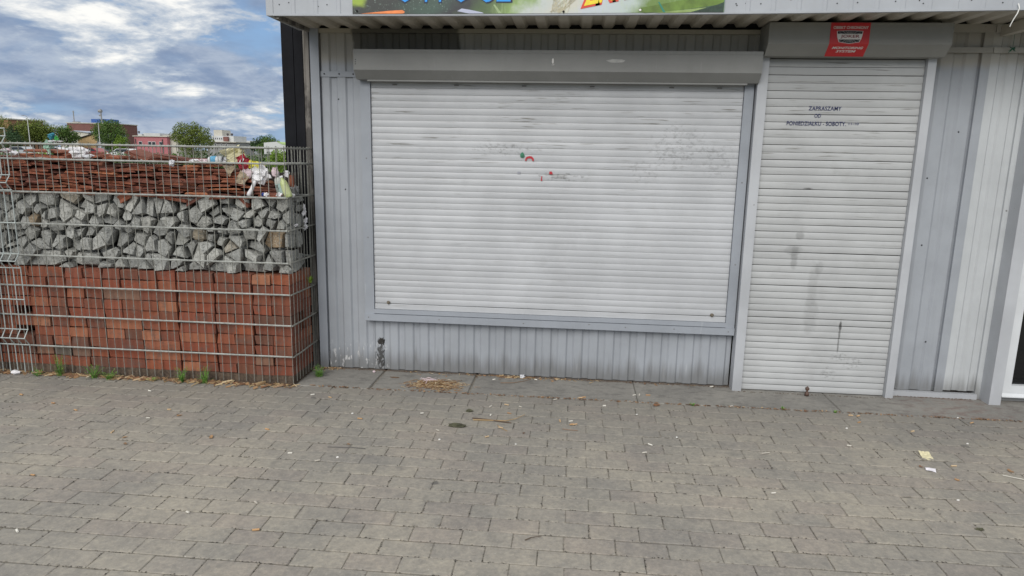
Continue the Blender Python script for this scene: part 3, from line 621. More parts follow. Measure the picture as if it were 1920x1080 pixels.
# shutter boxes with a bevelled lower front
def shutter_box(x0, x1, D, ztop, zch, zbot, dbot, mat, name='shutter_box'):
    mb = MB(); mb.prism([(0.0, ztop), (0.0, zbot), (-dbot, zbot), (-D, zch), (-D, ztop - .018), (-D - .0018, ztop - .018), (-D - .0018, ztop)], x0, x1)
    return obj(name, mb, mat, kiosk, recalc=True)
wbx = shutter_box(-1.350, 1.036, 0.15, 2.040, 1.922, 1.872, 0.10, M_BOXW)
mb = MB(); mb.box(-1.283, 0.972, -0.098, -0.03, 1.862, 1.8715); obj('shutter_mouth', mb, M_BOXW, kiosk)
for z in (1.955, 1.967, 1.98):
    mb = MB(); mb.lathe([(0, .001), (.003, .001), (.003, 0)], 6, Matrix.Translation((-1.338, -.1502, z)) @ Matrix.Rotation(R(90), 4, 'X')); obj('rivet', mb, M_DARK, wbx)
poly_print('sticker', [(-0.163, 1.957), (-0.149, 1.957), (-0.148, 1.963), (-0.152, 1.966), (-0.151, 1.978), (-0.153, 1.995), (-0.16, 1.993), (-0.162, 1.975), (-0.160, 1.966)], -0.1508, M_SWHITE, wbx)
poly_print('paint_smear', [(0.15, 1.985), (0.19, 1.993), (0.24, 1.992), (0.262, 1.986), (0.25, 1.976), (0.20, 1.973), (0.175, 1.975)], -0.1508, flat('pale_smear', (0.38, 0.38, 0.37), 0.6, 0.2), wbx)
mt_ = fit_text('LK', 0.011, 0.008, off=0.03); mt_.materials.append(M_SBLACK); place(obj('lettering', mt_, None, wbx), (-0.1555, -0.1515, 1.9585), (R(90), 0, 0))
# ---- torn sticker remnants on the window shutter
def remnant(pts, mat): return poly_print('sticker_remnant', pts, -0.0345, mat, ws)
remnant([(-0.343, 1.424), (-0.325, 1.421), (-0.316, 1.432), (-0.322, 1.446), (-0.33, 1.456), (-0.338, 1.452), (-0.346, 1.44)], M_GRN)
remnant([(-0.313, 1.403), (-0.306, 1.403), (-0.304, 1.415), (-0.295, 1.42), (-0.283, 1.42), (-0.272, 1.415), (-0.268, 1.403), (-0.260, 1.403), (-0.261, 1.418), (-0.272, 1.431), (-0.288, 1.433), (-0.306, 1.428), (-0.313, 1.416)], M_DREDINK)
remnant([(-0.362, 1.324), (-0.342, 1.324), (-0.340, 1.336), (-0.36, 1.337)], M_GREYINK)
remnant([(-0.163, 1.325), (-0.14, 1.325), (-0.147, 1.342), (-0.162, 1.342)], M_DREDINK)
remnant([(-0.214, 1.284), (-0.204, 1.284), (-0.207, 1.297), (-0.205, 1.312), (-0.211, 1.312)], M_DREDINK)
mb = MB(); mb.add([(0.60, -.0475, .408), (0.63, -.0475, .424), (0.72, -.0475, .427), (0.77, -.0475, .426), (0.70, -.0475, .405), (0.655, -.0475, .414)], [(0, 1, 2, 3, 4, 5)])

# ---- door shutter
mb = MB(); mb.box(1.088, 1.965, -0.028, 0.02, 0.0, 2.03); obj('door_backing', mb, M_DARK, kiosk)
for a, b in ((1.034, 1.090), (1.962, 2.008)):
    mb = MB(); mb.box(a, b, -0.085, -0.0012, -0.003, 2.03); gp = obj('guide_rail', mb, M_POST, kiosk)
ds = bpy.data.objects.new('roller_shutter', None); COL.objects.link(ds); ds.parent = kiosk
z = 0.004; k = 0; dm = {}
while z < 2.005:
    t = z / 2.0; h = 0.0388 + 0.0056 * min(1, t * 1.15)
    key = round(h, 4)
    if key not in dm: dm[key] = slat_mesh(1.0915, 1.9605, key, 0.0036, M_SHD, 0.0036, 6, 0.0024)
    o = bpy.data.objects.new('slat', dm[key]); COL.objects.link(o); o.parent = ds; o.location = (0, -0.0505 + rnd.uniform(-.0006, .0006), z)
    o.rotation_euler = (rnd.uniform(-.03, .03) if z > .35 else rnd.uniform(-.12, -.05), rnd.gauss(0, .0004), 0); z += h
dbx = shutter_box(1.044, 2.020, 0.20, 2.188, 2.075, 2.018, 0.14, M_BOXD)
def dtext(s, x0, x1, z, h, mat=M_INK, y=-0.0562, off=0.006):
    me = fit_text(s, x1 - x0, h, off=off); me.materials.append(mat)
    return place(obj('lettering', me, None, ds), ((x0 + x1) / 2, y, z), (R(90), 0, 0))
dtext('ZAPRASZAMY', 1.343, 1.527, 1.7275, 0.0235); dtext('OD', 1.379, 1.416, 1.687, 0.0215)
dtext('PONIEDZIAŁKU - SOBOTY.', 1.226, 1.562, 1.6415, 0.0235); dtext('11-10', 1.577, 1.633, 1.648, 0.0135)
# red security sign bent over the box front
sg = MB(); X = [1.372, 1.586]
vs = []
pr_ = [(-0.2032, 2.187), (-0.2028, 2.165), (-0.2022, 2.076), (-0.1405, 2.0175)]
for (y, z) in pr_: vs += [(1.372, y, z), (1.582, y, z)]
for (y, z) in pr_: vs += [(1.372, y + .0012, z + .0003), (1.582, y + .0012, z + .0003)]
fs = []
for i in range(3): fs += [(2 * i, 2 * i + 2, 2 * i + 3, 2 * i + 1), (8 + 2 * i, 8 + 2 * i + 1, 8 + 2 * i + 3, 8 + 2 * i + 2), (2 * i, 8 + 2 * i, 8 + 2 * i + 2, 2 * i + 2), (2 * i + 1, 2 * i + 3, 8 + 2 * i + 3, 8 + 2 * i + 1)]
sg.add(vs, fs); sign = obj('security_sign', sg, M_RED, dbx, recalc=True)
def stext(s, w, h, x, y, z, rx_, mat, off=0.01, shear=0.0):
    me = fit_text(s, w, h, off=off, shear=shear); me.materials.append(mat); return place(obj('lettering', me, None, dbx), (x, y, z), (rx_, 0, 0))
stext('OBIEKT CHRONIONY', 0.186, 0.0145, 1.479, -0.2040, 2.154, R(90), M_SWHITE, 0.010)
sx = 1.476
def shield(s, y, mat, zs=0.0):
    pts = [(-.070, 2.143), (0, 2.1465), (.070, 2.143), (.066, 2.112), (.055, 2.085), (0, 2.0765), (-.055, 2.085), (-.066, 2.112)]
    cz = 2.113
    return poly_print('emblem', [(sx + a * s, cz + (b - cz) * s) for a, b in pts], y, mat, dbx)
shield(1.0, -0.2040, M_SWHITE); shield(0.95, -0.2046, M_SBLACK)
for k in range(9):
    a = R(20 + k * 17.5)
    for up in (1, -1):
        L = 0.03 / max(abs(math.sin(a)), .42); L = min(L, .06)
        mb = MB(); mb.tube([(sx + math.cos(a) * .012, -.2052, 2.113 + up * math.sin(a) * .012), (sx + math.cos(a) * L, -.2052, 2.113 + up * math.sin(a) * L)], 0.0006, 4); obj('emblem_ray', mb, M_SWHITE, dbx)
poly_print('emblem_band', [(sx - .068, 2.128), (sx + .068, 2.128), (sx + .062, 2.099), (sx - .062, 2.099)], -0.2056, M_SWHITE, dbx)
me = fit_text('JOKER', 0.100, 0.020, off=0.012); me.materials.append(flat('emblem_red', (0.22, 0.02, 0.03))); place(obj('lettering', me, None, dbx), (sx + .002, -0.2068, 2.103), (R(90), 0, 0))
ang = R(180) - math.atan2(0.0615, 0.0585) ; ang = math.pi - math.atan2(0.0615, 0.0585)
dirv = Vector((0, -0.0615, 0.0585)).normalized(); nv = Vector((0, -0.0585, -0.0615)).normalized()
rot = math.atan2(dirv.z, dirv.y)
for s, w, d, sx_, hh in (('MONITORING', 0.165, 0.052, 1.478, .0155), ('SYSTEM', 0.105, 0.029, 1.476, .0155)):
    p = Vector((0, -0.1405, 2.0175)) + dirv * d + nv * 0.002
    stext(s, w, hh, sx_, p.y, p.z, rot, M_SWHITE, 0.014, 0.22)
# small bottle-like stub standing by the door
mb = MB(); mb.lathe([(0.0, 0), (0.013, 0), (0.014, .012), (0.010, .022), (0.007, .026), (0.006, .034), (0.012, .040), (0.013, .05), (0.0, .062)], 10)
o = obj('bottle_stub', mb, flat('stub_brown', (0.09, 0.05, 0.035), 0.6, 0.5), None, smooth=True); o.location = (1.482, -0.115, 0.002)
tag(o, 'small dark brown broken bottle neck standing in front of the door shutter', 'bottle')

# ================================================================== NEIGHBOURING UNIT
nb = thing('kiosk', 'white painted corrugated kiosk with a white door at the right edge of the photo', 'kiosk', (0, 0, 0))
obj('wall_panel', corrugated(2.338, 2.53, 0.045, 2.215, -0.004, per=0.096, ph=2.338, d=.009), M_WHITE, nb)
mb = MB(); mb.box(2.338, 2.70, -0.022, -0.0145, 2.17, 2.215); mb.box(2.338, 2.70, -0.022, -0.0145, 2.06, 2.09); obj('top_flashing', mb, M_WHITE, nb)
mb = MB(); mb.box(2.012, 2.53, -0.032, -0.0, -0.01, 0.033); obj('plinth', mb, M_POST, nb)
mb = MB(); mb.box(2.525, 2.555, -0.014, 0.03, 0.0, 2.17); obj('corner_trim', mb, M_WHITE, nb)
mb = MB(); mb.box(2.555, 2.622, -0.115, 0.02, 0.0, 2.17); obj('guide_rail', mb, M_POST, nb)
door = bpy.data.objects.new('door', None); COL.objects.link(door); door.parent = nb
mb = MB(); mb.box(2.650, 2.712, -0.045, 0.02, 0.04, 2.06); mb.box(2.712, 3.40, -0.045, 0.02, 0.04, 0.108); mb.box(2.712, 3.40, -0.045, 0.02, 0.60 + 1.4, 2.06); mb.box(3.40, 3.46, -0.045, 0.02, 0.04, 2.06)
obj('door_frame', mb, M_PVC, door)
mb = MB(); mb.box(2.712, 3.40, -0.012, -0.004, 0.108, 2.0); obj('door_glass', mb, M_DARKGLASS, door)
mb = MB(); mb.prism([(-0.048, 0.058), (-0.048, 0.040), (-0.066, 0.036), (-0.066, 0.042)], 2.655, 3.45); obj('drip_rail', mb, M_PVC, door, recalc=True)
mb = MB(); mb.box(2.623, 2.650, -0.04, 0.02, 0.0, 2.17); mb.box(2.65, 3.46, -0.02, 0.02, 0.0, 0.03); obj('door_surround', mb, M_WHITE, nb)
mb = MB(); mb.box(3.46, 4.38, -0.02, 0.02, 0.0, 2.17); obj('wall_panel', mb, M_WHITE, nb)
mb = MB(); mb.box(2.36, 2.372, -0.455, -0.02, 2.150, 2.205); mb.box(2.372, 2.40, -0.455, -0.02, 2.150, 2.157); obj('awning_bracket', mb, M_SOFFIT, nb)
mb = MB(); mb.tube([(2.172, -0.480, 2.228), (2.174, -0.490, 2.205), (2.168, -0.49, 2.18), (2.158, -0.485, 2.155), (2.152, -.48, 2.135), (2.150, -.475, 2.12)], 0.0030, 6, 0.0024)
o = obj('cable', mb, flat('white_cable', (0.7, 0.7, 0.68), 0.5)); tag(o, 'short white cable end hanging from the awning edge at the top right', 'cable')
mb = MB()
for i in range(26):
    a = rnd.uniform(0, 6.28); e = rnd.uniform(-1, 1); r_ = 0.022 * rnd.uniform(.5, 1)
    mb.tube([(0, 0, 0.004), (r_ * math.cos(a), r_ * math.sin(a) * .6, r_ * e)], 0.003, 4, 0.001)
mb.tube([(0, 0, 0), (0.001, 0, 0.05), (0, 0, 0.10)], 0.0012, 4)
o = obj('plastic_clip', mb, flat('green_plastic', (0.02, 0.11, 0.06), 0.5, 0.3)); o.location = (2.42, -0.05, 2.075)
tag(o, 'small green plastic tuft hanging on the white kiosk wall under the awning', 'ornament')

# ================================================================== POSTS beside the kiosk
post = thing('support_post', 'tall black twin steel post between the stone cage and the kiosk', 'post', (-1.79, 0.06, 0))
mb = MB(); mb.box(-.078, -.003, -.037, .037, 0, 2.46); obj('tube', mb, M_BLACK, post)
mb = MB(); mb.box(.001, .058, -.037, .037, 0, 2.46); obj('tube', mb, M_BLACK, post)
wp = MB(); wp.cbox(-0.018, 0.018, -0.05, 0.05, 0, 2.30, 0.002); o = obj('timber_post', wp, M_WOOD); o.location = (-1.711, 0.075, 0)
tag(o, 'narrow weathered grey timber board between the black post and the kiosk corner', 'board')

# ================================================================== GABION WALL
gab = thing('gabion_wall', 'wire cage wall filled with red bricks, grey stones and broken clay tiles', 'wall', (-2.7, -0.2, 0))
def gpar(name, mb, mat, parent, recalc=False, **k):
    o = obj(name, mb, mat, parent, recalc=recalc, **k); return o
GX, GY = -2.7, -0.2                                     # meshes are built in world numbers and shifted back
inv = Vector((2.7, 0.2, 0))
YF, XR, XL, YBK = -0.385, -1.700, -4.05, -0.03
def sub(name, parent=gab):
    o = bpy.data.objects.new(name, None); COL.objects.link(o); o.parent = parent
    if parent is gab: o.location = inv
    return o
def rod(p0, p1, r, n=6, w=0.0):
    mb = MB(); a, b = Vector(p0), Vector(p1)
    if w:
        mid = [(a.lerp(b, t) + Vector((rnd.uniform(-w, w), rnd.uniform(-w, w), 0))) for t in (.33, .66)]; mb.tube([a] + mid + [b], r, n)
    else: mb.tube([a, b], r, n)
    return mb
ZH = [0.183, 0.381, 0.574, 0.768, 0.964, 1.160, 1.358, 1.450]
for tagname, y, seed in (('front_mesh_panel', YF, 0), ('rear_mesh_panel', YBK, 1)):
    pn = sub('mesh_panel')
    xx = XR - 0.004
    while xx > XL:
        obj('wire', rod((xx + rnd.uniform(-.002, .002), y, 0.012), (xx, y, 1.462), 0.0023, 6, 0.0015), M_WIRE, pn); xx -= 0.0505
    for z in ZH:
        obj('wire', rod((XL, y - 0.0075, z + rnd.uniform(-.003, .003)), (XR, y - 0.0075, z), 0.0056, 6, 0.0012), M_WIREH, pn)
pn = sub('mesh_panel')
for i in range(1, 9):
    yy_ = YF + i * 0.0475; obj('wire', rod((XR, yy_, 0.012), (XR, yy_, 1.462), 0.0023, 6, 0.0015), M_WIRE, pn)
for z in ZH: obj('wire', rod((XR + 0.006, YF - .006, z), (XR + .006, YBK + 0.05, z + rnd.uniform(-.004, .004)), 0.0052, 6, 0.002), M_WIRE, pn)
# concrete foot and an added dark slab that blocks light and stands for gap shade
mb = MB(); mb.box(XL, XR - .012, YF + .015, YBK - .01, -0.02, 0.052); obj('foundation', mb, M_JOINT, gab).location = inv
mb = MB(); mb.box(XL, XR - .05, -0.13, -0.075, 0.052, 1.30); obj('gap_shade_core', mb, M_CORE, gab).location = inv
# bricks, stacked in columns
bm_ = {}
def brick_mesh(w, v):
    if (w, v) not in bm_:
        mb = MB(); j = random.Random(v * 31 + int(w * 1000)); a = lambda s=.0012: j.uniform(-s, s)
        mb.cbox(0, w, 0, 0.25 if w < .2 else .12, 0, 0.0612, 0.0035); mb.v[8:12] = [(x, y, z) for x, y, z in mb.v[8:12]]
        mb.v = [(x + a(), y + a(.002), z + a(.0008)) for x, y, z in mb.v]
        for q in (0, 1, 4, 5, 8, 9):
            if j.random() < .35: x, y, z = mb.v[q]; mb.v[q] = (x + (.006 if x < w / 2 else -.006) * j.random(), y + .008 * j.random(), z + (.005 if z < .03 else -.005) * j.random())
        bm_[(w, v)] = mb.mesh('brick', M_BRICK)
    return bm_[(w, v)]
ncol = 9; pitch = 0.2450
holes = {(7, 4, 1), (7, 6, 1)}
for c in range(ncol):
    xr = XR - 0.010 - pitch * c; dyc = rnd.uniform(-.004, .004)
    zc = 0.052
    for r_ in range(10 if c != 3 else 10):
        h = 0.0640 + rnd.uniform(-.0006, .0006); full = rnd.random() < .33
        ws_ = [0.2375] if full else [0.1165, 0.1185]
        xq = xr - 0.2385 + rnd.uniform(-.003, .002)
        for wi, w in enumerate(ws_):
            if (c, 9 - r_, wi) in holes : xq += w + .0015; continue
            o = bpy.data.objects.new('brick', brick_mesh(w, rnd.randrange(9))); COL.objects.link(o); o.parent = gab
            o.location = Vector((xq, YF + 0.013 + dyc + rnd.uniform(0, .012), zc)) + inv; o.rotation_euler = (rnd.gauss(0, .004), rnd.gauss(0, .003), rnd.gauss(0, .008)); xq += w + .0028
        if c == 0:
            o = bpy.data.objects.new('brick', brick_mesh(0.2385, rnd.randrange(4))); COL.objects.link(o); o.parent = gab
            o.location = Vector((XR - .012, YF + (.30 if not full else .16), zc)) + inv
            o.scale = (0.5, 1, 1); o.rotation_euler = (0, 0, R(180)); o.location.y -= 0.0 if not full else -0.005
            o.location = Vector((XR - .012 + rnd.uniform(-.003, .003), YBK - .005, zc)) + inv; o.scale = (1.0, .85 if full else .6, 1)
        zc += h
# stones: shrunk, jittered cells turned into faceted rocks
def clip(poly, a, b, c):
    out = []
    for i in range(len(poly)):
        p, q = poly[i], poly[(i + 1) % len(poly)]; dp = a * p[0] + b * p[1] - c; dq = a * q[0] + b * q[1] - c
        if dp <= 0: out.append(p)
        if dp * dq < 0: t = dp / (dp - dq); out.append((p[0] + (q[0] - p[0]) * t, p[1] + (q[1] - p[1]) * t))
    return out
def cells(x0, x1, z0, z1, sx_, sz_, seed, jit=.42):
    rr = random.Random(seed); pts = []; r_ = 0; z = z0 + sz_ * .45
    while z < z1:
        x = x0 + (r_ % 2) * sx_ * .5
        while x < x1 + sx_ * .4: pts.append((x + rr.uniform(-jit, jit) * sx_, z + rr.uniform(-jit, jit) * sz_)); x += sx_ * rr.uniform(.72, 1.35)
        z += sz_; r_ += 1
    pts = [q for q in pts if rr.random() > .14]
    res = []
    for i, (px, pz) in enumerate(pts):
        poly = [(x0, z0), (x1, z0), (x1, z1), (x0, z1)]
        for j, (qx, qz) in enumerate(pts):
            if i == j or abs(qx - px) > .4 or abs(qz - pz) > .3: continue
            a, b = qx - px, qz - pz; poly = clip(poly, a, b, a * (px + qx) / 2 + b * (pz + qz) / 2)
            if len(poly) < 3: break
        if len(poly) >= 3: res.append(poly)
    return res
def rock(poly, yf, depth, rr, shrink=0.004):
    cx_ = sum(p[0] for p in poly) / len(poly); cz_ = sum(p[1] for p in poly) / len(poly)
    size = max(max(abs(p[0] - cx_) for p in poly), max(abs(p[1] - cz_) for p in poly))
    if size < 0.018: return None
    k = rr.uniform(.82, .99) - shrink / max(size, .02); pts = [(cx_ + (p[0] - cx_) * k * rr.uniform(.86, 1.08), cz_ + (p[1] - cz_) * k * rr.uniform(.86, 1.08)) for p in poly]
    q = []
    for i, p in enumerate(pts):                        # drop vertices too close, keep angular shapes
        if q and math.hypot(p[0] - q[-1][0], p[1] - q[-1][1]) < .016: continue
        q.append(p)
    if len(q) < 3: return None
    n = len(q); mb = MB(); tx, tz = rr.uniform(-.30, .30), rr.uniform(-.25, .40); fi = rr.uniform(.78, .96)
    front = [(cx_ + (x - cx_) * fi * rr.uniform(.85, 1.1), yf + (x - cx_) * tx + (z - cz_) * tz + rr.uniform(0, .006), cz_ + (z - cz_) * fi * rr.uniform(.85, 1.1)) for x, z in q]
    mid = [(x, yf + rr.uniform(.016, .045), z) for x, z in q]
    bk = [(cx_ + (x - cx_) * .6, yf + depth * rr.uniform(.8, 1.1), cz_ + (z - cz_) * .6) for x, z in q]
    c = (cx_ + rr.uniform(-.01, .01), yf - rr.uniform(-.002, .004), cz_ + rr.uniform(-.01, .01))
    vs = front + mid + bk + [c]; fs = []
    for i in range(n):
        j = (i + 1) % n
        fs += [(i, j, 3 * n), (i, n + i, n + j), (i, n + j, j), (n + i, 2 * n + i, 2 * n + j), (n + i, 2 * n + j, n + j)]
    fs.append(tuple(reversed(range(2 * n, 3 * n))))
    mb.add(vs, [tuple(reversed(f)) for f in fs]); return mb
rr = random.Random(21)
SX0, SX1, SZ0, SZ1 = XL + .35, XR - .012, 0.690, 1.165
for poly in cells(SX0, SX1, SZ0, SZ1, 0.092, 0.058, 5, .55):
    yf = YF + .020 + rr.random() ** 2 * .05
    mb = rock(poly, yf, 0.10, rr, .001)
    if mb: o = obj('stone', mb, M_STONE, gab, recalc=True); o.location = inv
back = MB()
for sd_, yf in ((8, YF + .095), (9, YF + .17)):
    for poly in cells(XL, SX1, SZ0, SZ1, 0.10, 0.07, sd_):
        mb = rock(poly, yf + rr.uniform(0, .03), 0.12, rr)
        if mb: back.add(mb.v, mb.f)
for poly in cells(XL, SX0, SZ0, SZ1, 0.10, 0.07, 15):
    mb = rock(poly, YF + .03, 0.10, rr)
    if mb: back.add(mb.v, mb.f)
o = obj('inner_stones', back, M_STONE, gab, recalc=True, kind='stuff'); o.location = inv
# broken clay tiles in thin layers
def ttop(x):
    pts = [(-4.1, 1.385), (-3.5, 1.385), (-3.05, 1.372), (-2.9, 1.365), (-2.7, 1.350), (-2.45, 1.355), (-2.2, 1.340), (-2.05, 1.335), (-1.97, 1.29), (-1.86, 1.235), (-1.80, 1.20), (-1.70, 1.165)]
    for (a, p), (b, q) in zip(pts, pts[1:]):
        if a <= x <= b: return p + (q - p) * (x - a) / (b - a)
    return 1.17
tms = []
for v in range(10):
    j = random.Random(v + 50); mb = MB(); n = 6
    prof = [(-.5, 0), (-.47 + j.uniform(0, .06), .5), (-.42, 1), (.40, 1), (.48, .6 + j.uniform(-.2, .2)), (.5, 0)]
    mb.add([(a + j.uniform(-.02, .02), yq + (0 if yq > .5 else j.uniform(-.08, .05)), b + j.uniform(-.08, .08)) for yq in (0, .12 / .12) for a, b in prof],
           [(0, 1, 2, 3, 4, 5)[::-1], (6, 7, 8, 9, 10, 11)] + [(i, (i + 1) % 6, (i + 1) % 6 + 6, i + 6) for i in range(6)])
    me = mb.mesh('roof_tile', M_TILE)
    import bmesh
    b2 = bmesh.new(); b2.from_mesh(me); bmesh.ops.recalc_face_normals(b2, faces=b2.faces); b2.to_mesh(me); b2.free(); tms.append(me)
tiles = []
z = 1.150
while z < 1.40:
    x = XL + .40 + rnd.uniform(0, .1)
    while x < XR - .05:
        L = rnd.uniform(.10, .24)
        und = 0.006 * math.sin(x * 5 + z * 9) + 0.005 * math.sin(x * 13 + 2)
        xc = x + L / 2
        if z + .012 < ttop(xc) and xc + L / 2 < XR - .01:
            tiles.append((xc, YF + .018 + rnd.random() ** 2 * .03, z + und, L * 1.03, rnd.uniform(.011, .0165), rnd.gauss(0, .045), rnd.uniform(-.15, .15)))
        x += L + rnd.uniform(.0, .010)
    z += .0175
print('tiles', len(tiles))
rnd.shuffle(tiles)
extra = []
for i in range(14):
    x = rnd.uniform(-3.6, -2.15); extra.append((x, YF + rnd.uniform(.04, .16), ttop(x) + rnd.uniform(-.008, .010), rnd.uniform(.10, .2), .017, rnd.gauss(0, .14), rnd.uniform(-.5, .5)))
extra += [(-2.655, YF + .05, 1.381, .175, .018, 0.27, -.1), (-2.46, YF + .04, 1.372, .20, .019, .12, .05), (-2.50, YF + .06, 1.356, .16, .018, .02, .2), (-2.80, YF + .03, 1.366, .12, .02, 0, 0), (-2.93, YF + .03, 1.372, .10, .012, -.05, 0), (-3.25, YF + .03, 1.398, .25, .014, .02, 0), (-2.43, YF + .02, 1.128, .20, .017, .12, 0), (-2.28, YF + .02, 1.125, .13, .016, -.5, .1), (-1.99, YF + .02, 1.13, .10, .016, .75, 0), (-2.72, YF + .02, 1.12, .08, .05, -.6, .2)]
lim = 290 - len(extra); joined = MB()
for i, (x, y, z, L, th, ry, rz) in enumerate(tiles[:lim] + extra + tiles[lim:]):
    me = tms[rnd.randrange(10)]
    if i < 290:
        o = bpy.data.objects.new('roof_tile', me); COL.objects.link(o); o.parent = gab; o.location = Vector((x, y, z)) + inv; o.scale = (L, .13, th); o.rotation_euler = (rnd.gauss(0, .04), ry, rz)
    else:
        mt = Matrix.Translation(Vector((x, y, z))) @ Euler((0, ry, rz)).to_matrix().to_4x4() @ Matrix.Diagonal((L, .13, th, 1))
        joined.add([mt @ v.co for v in me.vertices], [tuple(p.vertices) for p in me.polygons])
for x in [XL + .02 + i * .11 for i in range(21)]:       # deeper layer behind, up to the rear panel
    z = 1.15
    while z < min(ttop(x), 1.36) - .03:
        me = tms[rnd.randrange(10)]
        mt = Matrix.Translation(Vector((x, rnd.uniform(-.27, -.2), z))) @ Euler((0, rnd.gauss(0, .05), rnd.uniform(-.3, .3))).to_matrix().to_4x4() @ Matrix.Diagonal((.15, .14, .018, 1))
        joined.add([mt @ v.co for v in me.vertices], [tuple(p.vertices) for p in me.polygons]); z += .021
o = obj('inner_tiles', joined, M_TILE, gab, recalc=True, kind='stuff'); o.location = inv

# ---- second fence panel with folds, at the left edge, and its post
fp = thing('mesh_fence', 'galvanised wire fence panel with V folds overlapping the left end of the stone cage', 'fence', (-3.41, -0.43, 0))
fi_ = Vector((3.41, 0.43, 0)); YP = -0.43
prof = [(0.015, 0), (0.197, 0), (0.247, -.035), (0.297, 0), (0.69, 0), (0.737, -.035), (0.780, 0), (1.17, 0), (1.215, -.035), (1.26, 0), (1.405, 0), (1.445, -.035), (1.49, 0), (1.535, 0)]
for k in range(16):
    x = -3.408 - k * .0505 ; mb = MB(); mb.tube([(x - 0.0, YP + dy, z) for z, dy in prof], 0.0034, 6); obj('wire', mb, M_WIRE2, fp).location = fi_
for z, dy in [p for p in prof[1:]] + [(0.49, 0), (0.97, 0)]:
    mb = MB(); mb.tube([(-3.40, YP + dy - .005, z), (-4.3, YP + dy - .005, z)], 0.0036, 6); obj('wire', mb, M_WIRE2, fp).location = fi_
mb = MB(); mb.tube([(0, 0, 0), (0, 0, 1.6)], 0.03, 12)
def flaky():
    m, N, b = new_mat('flaking_post_paint'); p = pos(N); n = N.noise(p, 26, 5, 0.7)
    N.set(b, 'Base Color', N.mix(N.smooth(n, 0.47, 0.53), (0.10, 0.13, 0.13), (0.55, 0.6, 0.62))); b.inputs['Roughness'].default_value = 0.7; return m
o = obj('fence_post', mb, flaky(), smooth=True); o.location = (-3.652, -0.49, 0); tag(o, 'round fence post with flaking white paint at the left edge', 'post')

# ================================================================== RUBBISH on and in the cage
def crumple(name, loc, dims, mat, seed, amp=0.35, fr=1.6, sub_=3, rot=(0, 0, 0)):
    bm = bmesh.new(); bmesh.ops.create_icosphere(bm, subdivisions=sub_, radius=1.0)
    for v in bm.verts:
        p = v.co.copy(); q = p * fr + Vector((seed * 3.1, seed * 1.7, seed))
        d = 1 + amp * noise.noise(q) * 1.6 + amp * .8 * (abs(noise.noise(q * 2.3)) - .25) * 2 + amp * .4 * noise.noise(q * 5.5)
        v.co = p * d
    bmesh.ops.scale(bm, vec=dims, verts=bm.verts)
    me = bpy.data.meshes.new(name); bm.to_mesh(me); bm.free(); me.materials.append(mat)
    o = bpy.data.objects.new(name, me); COL.objects.link(o); o.location = loc; o.rotation_euler = rot; return o
def sheet(name, loc, w, h, mat, seed, rot=(0, 0, 0), amp=0.012, th=0.0012, cut=None, n=9):
    """creased paper: displaced grid with thickness, width along x and height along z"""
    mb = MB(); g_ = []
    for side in (0, 1):
        for i in range(n):
            for j in range(n):
                a, b = i / (n - 1) - .5, j / (n - 1) - .5
                if cut: a, b = cut(a, b)
                q = Vector((a * 3 + seed, b * 3, seed * 1.3)); d = amp * (noise.noise(q) * 1.4 + abs(noise.noise(q * 2.1)) - .2)
                g_.append((a * w + .25 * d, d + side * th, b * h + .25 * d))
    fs = []; m_ = n * n
    for i in range(n - 1):
        for j in range(n - 1):
            k = i * n + j; fs += [(k, k + n, k + n + 1, k + 1), (m_ + k, m_ + k + 1, m_ + k + n + 1, m_ + k + n)]
    rim = [i * n for i in range(n)] + [(n - 1) * n + j for j in range(1, n)] + [i * n + n - 1 for i in range(n - 2, -1, -1)] + [j for j in range(n - 2, 0, -1)]
    for a, b in zip(rim, rim[1:] + rim[:1]): fs.append((a, b, b + m_, a + m_))
    mb.add(g_, fs); o = obj(name, mb, mat, recalc=True); o.location = loc; o.rotation_euler = rot; return o
def plastic(name, col, tr=0.35, rough=0.35):
    m, N, b = new_mat(name); p = pos(N); n = N.noise(p, 60, 4)
    N.set(b, 'Base Color', N.mix(N.smooth(n, .3, .7), tuple(c * .93 for c in col), col)); b.inputs['Roughness'].default_value = rough
    b.inputs['Subsurface Weight'].default_value = 0.0; b.inputs['Transmission Weight'].default_value = tr * .3; bump(N, b, n, .4, .006); return m
P_W = plastic('white_film', (0.80, 0.79, 0.81)); P_W2 = plastic('clear_film', (0.60, 0.61, 0.64), .6); P_G = plastic('green_film', (0.32, 0.50, 0.40)); P_T = plastic('teal_film', (0.01, 0.18, 0.26)); P_LG = plastic('bright_green_film', (0.05, 0.33, 0.06))
P_Y = plastic('yellow_film', (0.68, 0.62, 0.06)); P_R = plastic('red_film', (0.34, 0.01, 0.03)); P_B = plastic('blue_film', (0.02, 0.06, 0.30))
M_KRAFT = flat('kraft_paper', (0.33, 0.27, 0.19), .85); M_CREAM = flat('cream_paper', (0.52, 0.49, 0.32), .8, .25); M_PINK = flat('pink_tissue', (0.58, 0.47, 0.50), .8); M_SILV = flat('foil', (0.25, 0.25, 0.25), .35, .5)
YT = -0.33
tag(crumple('plastic_bag', (-3.020, YT, 1.400), (.052, .035, .031), P_W, 3, .38), 'crumpled white plastic bag lying on the broken tiles at the left', 'bag')
tag(crumple('plastic_scrap', (-2.945, YT - .03, 1.376), (.034, .015, .013), P_W2, 4, .45), 'small clear plastic scrap beside the crumpled white bag', 'scrap')
tag(crumple('plastic_bag', (-3.185, -.375, 1.436), (.022, .014, .033), P_G, 5, .5), 'pale green plastic bag snagged below the top wire', 'bag')
tag(crumple('plastic_scrap', (-3.160, -.37, 1.492), (.019, .016, .016), P_T, 6, .5), 'teal plastic scrap caught above the top wire of the cage', 'scrap')
tag(crumple('plastic_scrap', (-3.128, -.37, 1.478), (.012, .010, .016), P_LG, 7, .4), 'bright green plastic scrap on the top wire beside the teal one', 'scrap')
